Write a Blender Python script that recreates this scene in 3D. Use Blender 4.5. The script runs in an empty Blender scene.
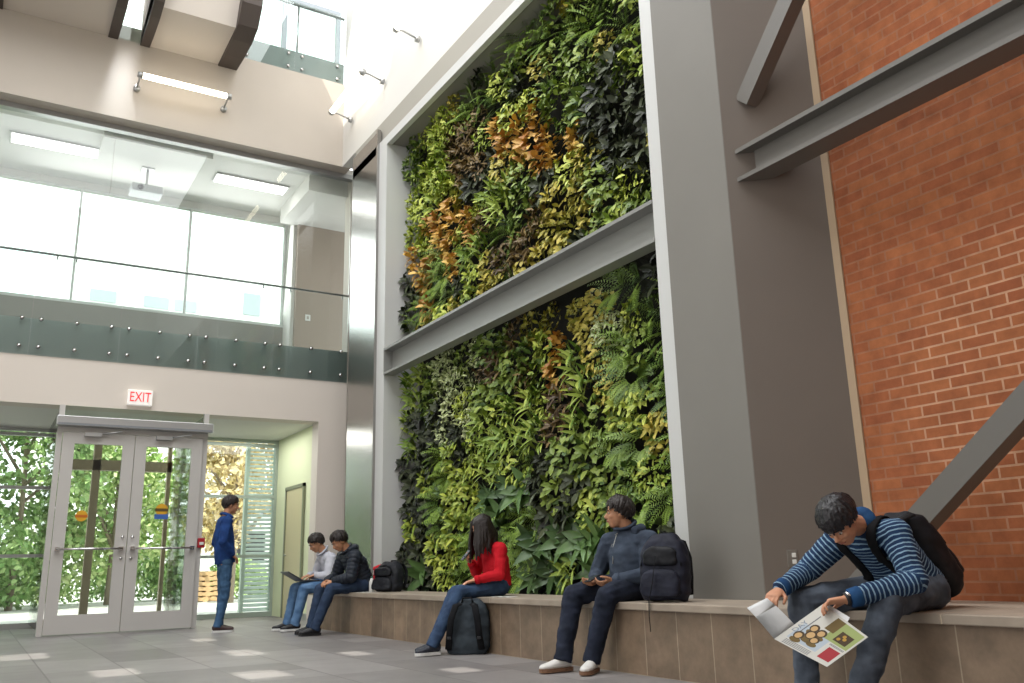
import bpy, bmesh, math, random
from mathutils import Vector as V, Matrix, noise, Quaternion
PI = math.pi
sc = bpy.context.scene
COL = sc.collection

# ------------------------------------------------------------------ camera
CAM_YAW, CAM_PITCH, CAM_ROLL, CAM_F = 0.54844653, 0.25191407, -0.02487281, 869.9
_f = V((math.sin(CAM_YAW)*math.cos(CAM_PITCH), math.cos(CAM_YAW)*math.cos(CAM_PITCH), math.sin(CAM_PITCH)))
_r = V((math.cos(CAM_YAW), -math.sin(CAM_YAW), 0))
_u = _r.cross(_f)
_r2 = math.cos(CAM_ROLL)*_r + math.sin(CAM_ROLL)*_u
_u2 = -math.sin(CAM_ROLL)*_r + math.cos(CAM_ROLL)*_u
cam_data = bpy.data.cameras.new('camera')
cam = bpy.data.objects.new('camera', cam_data)
COL.objects.link(cam)
cam.matrix_world = Matrix(((_r2.x, _u2.x, -_f.x, 0), (_r2.y, _u2.y, -_f.y, 0), (_r2.z, _u2.z, -_f.z, 0.76), (0, 0, 0, 1)))
cam_data.sensor_width = 36
cam_data.lens = CAM_F*36/1024
cam_data.clip_start = 0.05
cam_data.clip_end = 300
sc.camera = cam

# ------------------------------------------------------------------ world, sun, large lights, exposure
sc.view_settings.view_transform = 'Standard'
sc.view_settings.look = 'None'
sc.view_settings.gamma = 1
sc.view_settings.use_curve_mapping = False
sc.view_settings.exposure = 0.0
sc.cycles.use_denoising = True
sc.cycles.max_bounces = 8
sc.cycles.transparent_max_bounces = 16
sc.cycles.sample_clamp_indirect = 6
world = bpy.data.worlds.new('sky')
sc.world = world
world.use_nodes = True
wn = world.node_tree.nodes
wn['Background'].inputs['Color'].default_value = (0.93, 0.97, 1.0, 1)
wn['Background'].inputs['Strength'].default_value = 2.6

def light(name, kind, loc, energy, color=(1, 1, 1), size=1, size_y=None, aim=None, angle=None):
    d = bpy.data.lights.new(name, kind)
    d.energy = energy
    d.color = color
    if kind == 'AREA':
        d.shape = 'RECTANGLE'
        d.size = size
        d.size_y = size_y or size
    if kind == 'SUN':
        d.angle = angle or 0.009
    o = bpy.data.objects.new(name, d)
    COL.objects.link(o)
    o.location = loc
    if aim is not None:
        o.rotation_euler = (V(aim)-V(loc)).to_track_quat('-Z', 'Y').to_euler()
    return o

SUN_DIR = V((0.42, 0.36, -0.83)).normalized()
light('sun', 'SUN', (0, 0, 30), 6.0, (1, 0.95, 0.86), aim=V((0, 0, 30))+SUN_DIR, angle=0.005)
# the glass roof over the hall, a broad unseen fill light on the left
light('skylight', 'AREA', (0.5, 6.0, 11.6), 1400, (0.97, 0.985, 1.0), 7.5, 13.0, aim=(0.5, 6.0, 0))
light('side_fill', 'AREA', (-6.4, 4.0, 4.5), 470, (0.97, 0.99, 1.0), 6.0, 12.0, aim=(4, 4.5, 3.5))
light('recess_fill', 'AREA', (3.7, 14.9, 3.06), 32, (1.0, 1.0, 0.95), 1.3, 1.6, aim=(3.7, 14.9, 0))  # unseen light added to brighten the entrance recess
light('upper_floor_daylight', 'AREA', (2.4, 15.85, 6.4), 75, (0.98, 0.99, 1.0), 4.6, 1.8, aim=(2.4, 10, 5.6))

# daylight falling through the narrow roof slit between the two dark fins, down the beige wall
_sl = light('roof_slit_daylight', 'AREA', (1.23, 12.9, 9.3), 2.2, (0.86, 0.93, 1.0), 0.26, 0.2, aim=(1.15, 13.25, 7.6))
_sl.data.spread = 0.45

# ------------------------------------------------------------------ materials
def srgb(c):
    return tuple(((x/12.92) if x <= 0.04045 else ((x+0.055)/1.055)**2.4) for x in c)
def hx(h):
    return srgb(tuple(int(h[i:i+2], 16)/255 for i in (0, 2, 4)))

def M(name, col, rough=0.6, metal=0.0, spec=0.5, var=0.0, vscale=6.0, bump=0.0, bscale=40.0, emit=None, estr=1.0, stretch=None, col2=None):
    if isinstance(col, str): col = hx(col)
    if isinstance(col2, str): col2 = hx(col2)
    m = bpy.data.materials.new(name)
    m.use_nodes = True
    nt = m.node_tree
    b = nt.nodes['Principled BSDF']
    b.inputs['Base Color'].default_value = (*col, 1)
    b.inputs['Roughness'].default_value = rough
    b.inputs['Metallic'].default_value = metal
    b.inputs['Specular IOR Level'].default_value = spec
    if emit is not None:
        if isinstance(emit, str): emit = hx(emit)
        b.inputs['Emission Color'].default_value = (*emit, 1)
        b.inputs['Emission Strength'].default_value = estr
    tc = None
    if var or bump or col2:
        tc = nt.nodes.new('ShaderNodeTexCoord')
        mp = nt.nodes.new('ShaderNodeMapping')
        nt.links.new(tc.outputs['Object'], mp.inputs[0])
        if stretch: mp.inputs['Scale'].default_value = stretch
    if var or col2:
        n = nt.nodes.new('ShaderNodeTexNoise')
        n.inputs['Scale'].default_value = vscale
        n.inputs['Detail'].default_value = 5
        nt.links.new(mp.outputs[0], n.inputs['Vector'])
        r = nt.nodes.new('ShaderNodeValToRGB')
        r.color_ramp.elements[0].position = 0.33
        r.color_ramp.elements[1].position = 0.67
        if col2:
            r.color_ramp.elements[0].color = (*col, 1)
            r.color_ramp.elements[1].color = (*col2, 1)
        else:
            r.color_ramp.elements[0].color = (*[c*(1-var) for c in col], 1)
            r.color_ramp.elements[1].color = (*[min(1, c*(1+var)) for c in col], 1)
        nt.links.new(n.outputs[0], r.inputs[0])
        nt.links.new(r.outputs[0], b.inputs['Base Color'])
    if bump:
        n2 = nt.nodes.new('ShaderNodeTexNoise')
        n2.inputs['Scale'].default_value = bscale
        n2.inputs['Detail'].default_value = 3
        nt.links.new(mp.outputs[0], n2.inputs['Vector'])
        bp = nt.nodes.new('ShaderNodeBump')
        bp.inputs['Strength'].default_value = bump
        bp.inputs['Distance'].default_value = 0.01
        nt.links.new(n2.outputs[0], bp.inputs['Height'])
        nt.links.new(bp.outputs[0], b.inputs['Normal'])
    return m

def glass_mat(name, tint=(0.93, 0.97, 0.95), refl=1.0, rough=0.0):
    m = bpy.data.materials.new(name)
    m.use_nodes = True
    nt = m.node_tree
    nt.nodes.remove(nt.nodes['Principled BSDF'])
    t = nt.nodes.new('ShaderNodeBsdfTransparent')
    t.inputs[0].default_value = (*tint, 1)
    g = nt.nodes.new('ShaderNodeBsdfGlossy')
    g.inputs['Roughness'].default_value = rough
    fr = nt.nodes.new('ShaderNodeFresnel')
    fr.inputs[0].default_value = 1.5
    mu = nt.nodes.new('ShaderNodeMath')
    mu.operation = 'MULTIPLY'
    mu.inputs[1].default_value = refl
    nt.links.new(fr.outputs[0], mu.inputs[0])
    mx = nt.nodes.new('ShaderNodeMixShader')
    nt.links.new(mu.outputs[0], mx.inputs[0])
    nt.links.new(t.outputs[0], mx.inputs[1])
    nt.links.new(g.outputs[0], mx.inputs[2])
    nt.links.new(mx.outputs[0], nt.nodes['Material Output'].inputs[0])
    return m

def tile_mat(name, axes, w, h, c1, c2, mortar, msize, rough, offset=0.5, bumpd=0.003, stone=0.0, bias=0.0, squash=1.0, sq_freq=2, nscale=4.0, spec=0.5, mortar2=None, light=None):
    """brick pattern laid on the plane of the two world axes"""
    m = bpy.data.materials.new(name)
    m.use_nodes = True
    nt = m.node_tree
    L = nt.links.new
    b = nt.nodes['Principled BSDF']
    b.inputs['Roughness'].default_value = rough
    b.inputs['Specular IOR Level'].default_value = spec
    tc = nt.nodes.new('ShaderNodeTexCoord')
    sp = nt.nodes.new('ShaderNodeSeparateXYZ')
    L(tc.outputs['Object'], sp.inputs[0])
    cb = nt.nodes.new('ShaderNodeCombineXYZ')
    L(sp.outputs[axes[0]], cb.inputs[0])
    L(sp.outputs[axes[1]], cb.inputs[1])
    br = nt.nodes.new('ShaderNodeTexBrick')
    br.offset = offset
    br.squash = squash
    br.squash_frequency = sq_freq
    br.inputs['Scale'].default_value = 1
    br.inputs['Brick Width'].default_value = w
    br.inputs['Row Height'].default_value = h
    br.inputs['Mortar Size'].default_value = msize
    br.inputs['Mortar Smooth'].default_value = 0.2
    br.inputs['Bias'].default_value = bias
    br.inputs['Color1'].default_value = (*c1, 1)
    br.inputs['Color2'].default_value = (*c2, 1)
    br.inputs['Mortar'].default_value = (*mortar, 1)
    L(cb.outputs[0], br.inputs['Vector'])
    if mortar2:
        # efflorescence: paler mortar in a patch of the wall
        n = nt.nodes.new('ShaderNodeTexNoise')
        n.inputs['Scale'].default_value = 0.9
        n.inputs['Detail'].default_value = 4
        L(cb.outputs[0], n.inputs['Vector'])
        ds = nt.nodes.new('ShaderNodeVectorMath')
        ds.operation = 'DISTANCE'
        ds.inputs[1].default_value = mortar2[1]
        L(cb.outputs[0], ds.inputs[0])
        ad = nt.nodes.new('ShaderNodeMath')
        ad.operation = 'MULTIPLY_ADD'
        ad.inputs[1].default_value = 0.9
        L(n.outputs[0], ad.inputs[0])
        L(ds.outputs['Value'], ad.inputs[2])
        mr = nt.nodes.new('ShaderNodeMapRange')
        mr.inputs['From Min'].default_value = mortar2[2]+0.45
        mr.inputs['From Max'].default_value = mortar2[2]
        L(ad.outputs[0], mr.inputs['Value'])
        mxm = nt.nodes.new('ShaderNodeMixRGB')
        mxm.inputs[1].default_value = (*mortar, 1)
        mxm.inputs[2].default_value = (*mortar2[0], 1)
        L(mr.outputs[0], mxm.inputs[0])
        L(mxm.outputs[0], br.inputs['Mortar'])
    n1 = nt.nodes.new('ShaderNodeTexNoise')
    n1.inputs['Scale'].default_value = nscale
    n1.inputs['Detail'].default_value = 8
    n1.inputs['Roughness'].default_value = 0.65
    L(tc.outputs['Object'], n1.inputs['Vector'])
    r = nt.nodes.new('ShaderNodeValToRGB')
    r.color_ramp.elements[0].position = 0.3
    r.color_ramp.elements[1].position = 0.7
    lo, hi = 1-stone, 1+stone*0.5
    r.color_ramp.elements[0].color = (lo, lo, lo, 1)
    r.color_ramp.elements[1].color = (hi, hi, hi, 1)
    L(n1.outputs[0], r.inputs[0])
    mx = nt.nodes.new('ShaderNodeMixRGB')
    mx.blend_type = 'MULTIPLY'
    mx.inputs[0].default_value = 1
    L(br.outputs['Color'], mx.inputs[1])
    L(r.outputs[0], mx.inputs[2])
    L(mx.outputs[0], b.inputs['Base Color'])
    bp = nt.nodes.new('ShaderNodeBump')
    bp.inputs['Strength'].default_value = 0.6
    bp.inputs['Distance'].default_value = bumpd
    bp.invert = True
    L(br.outputs['Fac'], bp.inputs['Height'])
    L(bp.outputs[0], b.inputs['Normal'])
    return m

# ------------------------------------------------------------------ mesh builder
class MB:
    def __init__(s):
        s.v, s.f, s.m, s.sm = [], [], [], []
    def add(s, vs, fs, mat=0, smooth=False):
        o = len(s.v)
        s.v += [tuple(p) for p in vs]
        for f in fs:
            s.f.append(tuple(i+o for i in f)); s.m.append(mat); s.sm.append(smooth)
        return s
    def box(s, lo, hi, mat=0, Mx=None):
        x0, y0, z0 = lo; x1, y1, z1 = hi
        vs = [V(p) for p in ((x0,y0,z0),(x1,y0,z0),(x1,y1,z0),(x0,y1,z0),(x0,y0,z1),(x1,y0,z1),(x1,y1,z1),(x0,y1,z1))]
        if Mx is not None: vs = [Mx @ p for p in vs]
        return s.add(vs, [(0,3,2,1),(4,5,6,7),(0,1,5,4),(1,2,6,5),(2,3,7,6),(3,0,4,7)], mat)
    def bbox(s, lo, hi, r, mat=0, Mx=None):
        """box with chamfered edges"""
        bm = bmesh.new()
        bmesh.ops.create_cube(bm, size=1)
        lo, hi = V(lo), V(hi)
        for v in bm.verts:
            v.co = V([lo[i]+(v.co[i]+0.5)*(hi[i]-lo[i]) for i in range(3)])
        bmesh.ops.bevel(bm, geom=bm.edges[:], offset=r, segments=2, affect='EDGES', profile=0.5)
        bm.verts.index_update()
        vs = [(Mx @ v.co) if Mx is not None else v.co.copy() for v in bm.verts]
        fs = [tuple(v.index for v in f.verts) for f in bm.faces]
        bm.free()
        return s.add(vs, fs, mat, False)
    def tube(s, pts, rad, n=10, mat=0, lat=None, smooth=True, closed=False):
        """closed tube along pts; rad is a number, a list, or a list of (lateral, depth) pairs"""
        pts = [V(p) for p in pts]
        k = len(pts)
        if not isinstance(rad, (list, tuple)): rad = [rad]*k
        rad = [(r, r) if not isinstance(r, (list, tuple)) else r for r in rad]
        vs, fs = [], []
        prev = V(lat) if lat is not None else None
        for i in range(k):
            if closed:
                t = pts[(i+1) % k]-pts[i-1]
            else:
                t = pts[min(i+1, k-1)]-pts[max(i-1, 0)]
            t.normalize()
            if prev is None:
                prev = t.orthogonal()
            a = prev-t*prev.dot(t)
            if a.length < 1e-5: a = t.orthogonal()
            a.normalize(); b = t.cross(a)
            prev = a if lat is None else V(lat)
            for j in range(n):
                th = 2*PI*j/n
                vs.append(pts[i]+a*math.cos(th)*rad[i][0]+b*math.sin(th)*rad[i][1])
        rng = k if closed else k-1
        for i in range(rng):
            for j in range(n):
                i2 = (i+1) % k
                fs.append((i*n+j, i*n+(j+1) % n, i2*n+(j+1) % n, i2*n+j))
        if not closed:
            fs.append(tuple(range(n-1, -1, -1)))
            fs.append(tuple((k-1)*n+j for j in range(n)))
        return s.add(vs, fs, mat, smooth)
    def cap(s, p0, p1, r0, r1, n=10, mat=0):
        """capsule that tapers from r0 to r1"""
        p0, p1 = V(p0), V(p1)
        d = (p1-p0)
        L = d.length or 1e-6
        d = d/L
        P, R = [], []
        for a in (0.05, 0.45, 0.9, 1.25):
            P.append(p0-d*r0*math.cos(a)); R.append(r0*math.sin(a))
        P.append(p0); R.append(r0)
        P.append(p1); R.append(r1)
        for a in (1.25, 0.9, 0.45, 0.05):
            P.append(p1+d*r1*math.cos(a)); R.append(r1*math.sin(a))
        return s.tube(P, R, n, mat)
    def ell(s, c, r, axes=None, n=14, k=9, mat=0):
        c = V(c)
        if axes is None: axes = (V((1,0,0)), V((0,1,0)), V((0,0,1)))
        vs = []
        for i in range(1, k):
            ph = PI*i/k
            for j in range(n):
                th = 2*PI*j/n
                vs.append(c+axes[0]*r[0]*math.sin(ph)*math.cos(th)+axes[1]*r[1]*math.sin(ph)*math.sin(th)+axes[2]*r[2]*math.cos(ph))
        top = len(vs); vs.append(c+axes[2]*r[2]); bot = len(vs); vs.append(c-axes[2]*r[2])
        fs = []
        for i in range(k-2):
            for j in range(n):
                fs.append((i*n+j, (i+1)*n+j, (i+1)*n+(j+1) % n, i*n+(j+1) % n))
        for j in range(n):
            fs.append((top, j, (j+1) % n)); fs.append((bot, (k-2)*n+(j+1) % n, (k-2)*n+j))
        return s.add(vs, fs, mat, True)
    def prism(s, poly, ax, a0, a1, mat=0, Mx=None):
        """polygon (two coordinates) extruded along axis ax from a0 to a1"""
        def P(u, v, a):
            q = {'X': (a, u, v), 'Y': (u, a, v), 'Z': (u, v, a)}[ax]
            return Mx @ V(q) if Mx is not None else V(q)
        n = len(poly)
        vs = [P(u, v, a0) for u, v in poly]+[P(u, v, a1) for u, v in poly]
        fs = [tuple(range(n-1, -1, -1)), tuple(range(n, 2*n))]+[(i, (i+1) % n, n+(i+1) % n, n+i) for i in range(n)]
        return s.add(vs, fs, mat)
    def quad(s, a, b, c, d, mat=0):
        return s.add([a, b, c, d], [(0, 1, 2, 3)], mat)
    def mesh(s, name, mats):
        me = bpy.data.meshes.new(name)
        me.from_pydata(s.v, [], s.f)
        if not isinstance(mats, (list, tuple)): mats = [mats]
        for m in mats: me.materials.append(m)
        me.polygons.foreach_set('material_index', s.m)
        me.polygons.foreach_set('use_smooth', s.sm)
        me.update()
        bm = bmesh.new(); bm.from_mesh(me)
        bmesh.ops.recalc_face_normals(bm, faces=bm.faces)
        bm.to_mesh(me); bm.free()
        return me
    def build(s, name, mats, parent=None, local=False):
        o = bpy.data.objects.new(name, s.mesh(name, mats))
        COL.objects.link(o)
        adopt(o, parent, local)
        return o

def adopt(o, parent, local=False):
    if parent is not None:
        o.parent = parent
        if not local and parent.type == 'EMPTY':
            o.matrix_parent_inverse = Matrix.Translation(-V(parent.location))

def tag(o, label=None, cat=None, group=None, kind=None):
    if label: o['label'] = label
    if cat: o['category'] = cat
    if group: o['group'] = group
    if kind: o['kind'] = kind
    return o

def thing(name, label, cat, loc=(0, 0, 0), group=None, kind=None):
    o = bpy.data.objects.new(name, None)
    o.empty_display_size = 0.05
    COL.objects.link(o)
    o.location = loc
    return tag(o, label, cat, group, kind)

def struct(mb, name, mats, parent=None):
    o = mb.build(name, mats, parent)
    if parent is None: o['kind'] = 'structure'
    return o

def struct_root(name, loc=(0, 0, 0)):
    return thing(name, None, None, loc, kind='structure')

def B(lo, hi):
    return MB().box(lo, hi)
# ------------------------------------------------------------------ palette of the building
m_floor = tile_mat('slate_paving', ('Y', 'X'), 1.2, 0.6, hx('74706f'), hx('8e8a89'), hx('6b6766'), 0.008, 0.45, stone=0.16, bumpd=0.001, squash=0.5, sq_freq=3, nscale=2.5)
m_brick = tile_mat('orange_brick', ('Y', 'Z'), 0.222, 0.0745, hx('9a5a3c'), hx('ab6a45'), hx('a26f54'), 0.007, 0.85, stone=0.25, bumpd=0.004, nscale=9, spec=0.2,
                   mortar2=(hx('c79a7c'), (2.75, 1.75, 0), 1.05))
m_brick.node_tree.nodes['Brick Texture'].inputs['Mortar Smooth'].default_value = 0.1
m_tile = tile_mat('brown_stone_tile', ('Y', 'Z'), 0.333, 0.9, hx('7d6b59'), hx('937d67'), hx('ab9a84'), 0.004, 0.5, offset=0.0, stone=0.35, bumpd=0.001, nscale=5)
m_slab = M('bench_stone', '9c8f80', 0.55, var=0.12, vscale=5)
m_beige = M('beige_paint', 'bbb2a7', 0.7, var=0.02, vscale=1.5)
m_white = M('white_paint', 'd9d7d2', 0.7)
m_cream = M('cream_paint', 'd8cfc5', 0.7)
m_frame = M('white_steel_frame', 'c9cac8', 0.5)
m_grey = M('grey_column_paint', '7b7872', 0.6, var=0.03, vscale=1.2)
m_brown = M('brown_grey_flank', '6f665e', 0.65, var=0.03, vscale=1.2)  # browner and darker than the grey column casing
m_steel = M('dark_grey_steel_paint', '6a6762', 0.5)
m_beam = M('grey_beam_paint', '8b8c88', 0.5)
m_alu = M('brushed_aluminium', 'b4b5b5', 0.4, metal=0.7)
m_doorp = M('silver_door_paint', 'c2bfbb', 0.45, metal=0.1)
m_chrome = M('chrome', 'd8d8d8', 0.15, metal=1)
m_col = M('brushed_stainless_cladding', 'a8a6a3', 0.22, metal=1, bump=0.05, bscale=3, stretch=(60, 60, 0.6))
m_glass = glass_mat('clear_glass', (0.93, 0.97, 0.94), 0.8)
m_gguard = glass_mat('guard_glass', (0.93, 0.965, 0.955), 0.9)
m_slabedge = M('dark_slab_edge', 'a3adaa', 0.4)
m_rib = M('dark_brown_fin', '4b423d', 0.6)
m_plast = M('white_plastic', 'dcdcd8', 0.4)
m_tubelit = M('lit_tube', 'fff4e4', 0.5, emit=(1.0, 0.90, 0.72), estr=6)
m_panellit = M('lit_panel', 'ffffff', 0.5, emit=(1.0, 0.98, 0.94), estr=6)
m_exitw = M('exit_face', 'e9e6e0', 0.4, emit=(0.9, 0.86, 0.82), estr=0.35)
m_red = M('exit_red', 'c8242a', 0.4, emit=(0.85, 0.03, 0.05), estr=0.7)
m_redp = M('red_enamel', 'a5202a', 0.4)
m_black = M('black_plastic', '16161a', 0.4)
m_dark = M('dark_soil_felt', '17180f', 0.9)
m_green_wall = M('pale_green_wall', 'dde3bf', 0.7)
m_conc = M('bright_concrete', 'c3c2be', 0.8, var=0.06, vscale=1)
m_louver = M('pale_green_louver', 'c3cec6', 0.5)
m_grille = M('duct_grey', '8d9398', 0.5)

D = 13.6            # plane of the entrance wall
W1 = 4.7            # face of the living wall frame
W2 = 5.25           # brick wall
HB = 0.485          # bench top

# ------------------------------------------------------------------ setting
struct(B((-7, -5, -0.1), (6.2, 16.0, 0)), 'floor', m_floor)
struct(B((-30, 16.0, -0.25), (34, 60, -0.02)), 'ground', m_conc)

# entrance wall
struct(B((-7, D, 3.1), (5.06, D+0.35, 3.78)), 'wall_entrance_fascia', m_cream)
struct(B((4.59, D, 0), (5.06, D+0.3, 3.1)), 'wall_entrance_pier', m_cream)
struct(B((5.06, D+0.02, 0), (6.3, D+0.3, 7.5)), 'wall_corner', m_cream)
struct(B((6.2, -5, 0), (6.4, D+0.3, 11.9)), 'wall_right', m_beige)
struct(B((-7, D+0.35, 3.1), (5.06, 16.1, 3.2)), 'ceiling_entrance', m_white)
struct(B((-7, D+0.04, 3.78), (5.06, 15.9, 4.32)), 'floor_upper', m_slabedge)
struct(B((-7, 13.25, 7.5), (4.9, 13.55, 9.08)), 'wall_upper_entrance', m_beige)
struct(B((-7, 13.55, 7.5), (8, 16.2, 7.62)), 'ceiling_upper', m_white)
struct(MB().box((-7, 13.5, 7.42), (5.06, 13.62, 7.5)).box((-7, 13.62, 7.46), (5.06, 13.7, 7.5)), 'trim_1', m_alu)
struct(B((4.64, 13.9, 0), (4.78, 15.95, 3.1)), 'wall_recess', m_green_wall)
dr = struct_root('door_3', (4.62, 15.0, 0))
MB().box((4.615, 14.35, 0.0), (4.637, 15.25, 2.12)).build('door_leaf', M('tan_door', 'c4bb95', 0.5), dr)
MB().box((4.60, 14.29, 0.0), (4.637, 14.35, 2.18)).box((4.60, 15.25, 0), (4.637, 15.31, 2.18)).box((4.60, 14.29, 2.12), (4.637, 15.31, 2.18)).build('door_frame', M('green_grey_frame', '7d8168', 0.5), dr)
MB().tube([(4.61, 15.15, 1.02), (4.57, 15.15, 1.02), (4.57, 15.05, 1.02)], 0.012, 8).build('door_handle', m_chrome, dr)
struct(B((4.60, 13.91, 0.0), (4.638, 14.28, 0.1)), 'baseboard_recess', m_alu)

# roof, hidden walls of the hall
def roof():
    holes = []  # openings in the unseen roof, placed to drop sun patches on the floor
    for (x, y, z, sx, sy) in ((2.33, 9.03, 0, 0.36, 0.75), (1.96, 7.04, 0, 0.42, 0.6), (1.05, 8.03, 0, 0.4, 0.65), (0.5, 10.3, 0, 0.5, 0.8),
                              (3.13, 8.1, 0, 0.28, 0.5), (3.24, 6.2, 0, 0.3, 0.4), (2.4, 11.1, 0, 0.3, 0.6)):
        t = (11.8-z)/(-SUN_DIR.z)
        px, py = x-SUN_DIR.x*t, y-SUN_DIR.y*t
        holes.append((px-sx/2, px+sx/2, py-sy/2, py+sy/2))
    # opening cut in the unseen roof to throw sun on the right-hand wall
    t = (11.8-9.6)/(-SUN_DIR.z)
    holes.append((W1-SUN_DIR.x*t-0.7, W1-SUN_DIR.x*t+0.45, 10.6-SUN_DIR.y*t, 13.2-SUN_DIR.y*t))
    xs = sorted({-7.0, 6.2, *[h[0] for h in holes], *[h[1] for h in holes]})
    ys = sorted({-5.0, 13.3, *[h[2] for h in holes], *[h[3] for h in holes]})
    mb = MB()
    for i in range(len(xs)-1):
        for j in range(len(ys)-1):
            cx, cy = (xs[i]+xs[i+1])/2, (ys[j]+ys[j+1])/2
            if any(h[0] < cx < h[1] and h[2] < cy < h[3] for h in holes): continue
            mb.box((xs[i], ys[j], 11.8), (xs[i+1], ys[j+1], 11.95))
    return mb
struct(roof(), 'ceiling_hall', m_white)
struct(B((-7.2, -5, 0), (-7, 16, 11.9)), 'wall_left', m_beige)
struct(B((-7.2, -5.2, 0), (6.2, -5, 11.9)), 'wall_behind', m_beige)

# right-hand side: upper wall, soffit, column, niche, brick
struct(B((4.75, -5, 7.5), (6.2, 13.25, 11.9)), 'wall_right_upper', m_white)
struct(MB().box((4.70, 5.16, 6.98), (4.78, 12.62, 7.12)).box((4.70, 5.16, HB), (4.80, 5.31, 6.98)).box((4.70, 11.18, HB), (4.80, 11.46, 6.98)), 'trim_2', m_frame)
struct(MB().box((4.75, 5.16, 7.12), (6.2, 12.62, 7.5)), 'wall_right_lintel', M('soffit_grey', 'a19d94', 0.7))
struct(MB().box((4.80, 11.18, HB), (5.4, 11.3, 7.12)), 'wall_niche_far', m_frame)
struct(MB().box((4.80, 5.19, HB), (5.4, 5.31, 7.12)), 'wall_niche_near', m_frame)
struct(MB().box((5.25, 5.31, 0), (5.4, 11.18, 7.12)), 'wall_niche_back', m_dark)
struct(MB().box((4.8, 5.31, 7.0), (5.25, 11.18, 7.12)), 'ceiling_niche', M('niche_soffit', '8d8a83', 0.7))
struct(MB().box((4.70, 11.50, 0), (5.05, 12.60, 7.35)).box((4.66, 11.46, 0), (4.72, 11.50, 7.35)), 'column_steel', m_col)
# grey column casing with an angled brown flank that runs back to the brick
struct(MB().prism([(4.7, 5.16), (4.7, 4.44), (4.705, 4.435), (4.95, 5.16)], 'Z', 0.0, 9.6), 'wall_column_casing', m_grey)
struct(MB().prism([(4.705, 4.435), (5.25, 3.925), (5.4, 4.1), (4.95, 5.16)], 'Z', 0.0, 9.6), 'wall_column_flank', m_brown)
struct(MB().prism([(5.25, 3.925), (5.25, -5), (5.5, -5), (5.5, 4.05)], 'Z', 0.0, 9.6), 'wall_brick', m_brick)
struct(MB().prism([(5.215, 3.955), (5.235, 3.905), (5.27, 3.905), (5.27, 3.97)], 'Z', HB, 9.6), 'trim_3', M('sandy_sealant', 'b39c80', 0.7))

# beam across the niche
bm_ = thing('steel_channel_beam', 'grey steel channel crossing the middle of the living wall', 'beam', (4.75, 8.2, 3.4))
MB().box((4.82, 5.31, 3.44), (4.84, 11.18, 3.76)).build('web', m_beam, bm_)
MB().box((4.69, 5.31, 3.405), (4.84, 11.18, 3.44)).build('flange', m_beam, bm_)
MB().box((4.69, 5.31, 3.755), (4.84, 11.18, 3.79)).build('flange', m_beam, bm_)
MB().box((4.69, 11.16, 3.44), (4.84, 11.18, 3.755)).build('end_plate', m_beam, bm_)

# I-beam and two diagonal braces in front of the brick
ib = thing('steel_beam', 'dark grey steel I-beam running level in front of the brick wall', 'beam', (4.9, 2, 3.45))
MB().box((4.84, -2.5, 3.62), (4.865, 4.26, 3.82)).build('web', m_steel, ib)
MB().prism([(4.75, -2.5), (4.95, -2.5), (4.95, 4.19), (4.75, 4.375)], 'Z', 3.585, 3.62).build('flange', m_steel, ib)
MB().prism([(4.75, -2.5), (4.95, -2.5), (4.95, 4.19), (4.75, 4.375)], 'Z', 3.82, 3.855).build('flange', m_steel, ib)

def brace(a, b, w, d, name, label):
    a, b = V(a), V(b)
    t = (b-a).normalized()
    x = V((1, 0, 0)); n = t.cross(x).normalized()
    Mx = Matrix(((x.x, n.x, t.x, a.x), (x.y, n.y, t.y, a.y), (x.z, n.z, t.z, a.z), (0, 0, 0, 1)))
    L = (b-a).length
    r = thing(name, label, 'beam', tuple(a))
    MB().box((-d/2, -w/2, 0), (-d/2+0.02, w/2, L), Mx=Mx).build('front_flange', m_steel, r)
    MB().box((d/2-0.02, -w/2, 0), (d/2, w/2, L), Mx=Mx).build('back_flange', m_steel, r)
    MB().box((-d/2+0.02, -w/2, 0), (d/2-0.02, w/2, L), Mx=Mx).build('web', m_steel, r)
brace((4.91, 3.82, 0.56), (4.91, 0.1, 3.56), 0.145, 0.14, 'steel_brace', 'dark grey steel brace rising from the bench behind the newspaper reader')
brace((4.86, 4.31, 4.255), (4.86, 1.9, 6.95), 0.15, 0.12, 'steel_brace', 'dark grey steel brace rising above the I-beam beside the column')

# bench
bench = thing('stone_bench', 'long low stone bench with brown tiled front below the living wall', 'bench', (4.5, 6, 0))
MB().box((4.08, 0.6, 0), (4.20, 12.1, HB-0.05)).box((4.20, 12.0, 0), (4.69, 12.1, HB-0.05)).build('tiled_front', m_tile, bench)
sl = MB()
ys_ = [0.6, 2.70, 4.9, 7.1, 9.3, 12.14]
for a, b in zip(ys_[:-1], ys_[1:]):
    sl.bbox((4.03, a+0.003, HB-0.05), (W1, b-0.003, HB), 0.006)
sl.box((W1, 0.6, HB-0.05), (5.25, 3.92, HB-0.001))
sl.prism([(W1, 4.43), (W1, 3.92), (5.24, 3.92)], 'Z', HB-0.05, HB-0.001)
sl.build('slab_top', m_slab, bench)
m_grout = M('pale_grout', 'c4b49d', 0.8)
for y in ys_[1:-1]:
    B((4.034, y-0.004, HB-0.048), (W1, y+0.004, HB-0.001)).build('joint', m_grout, bench)

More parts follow.
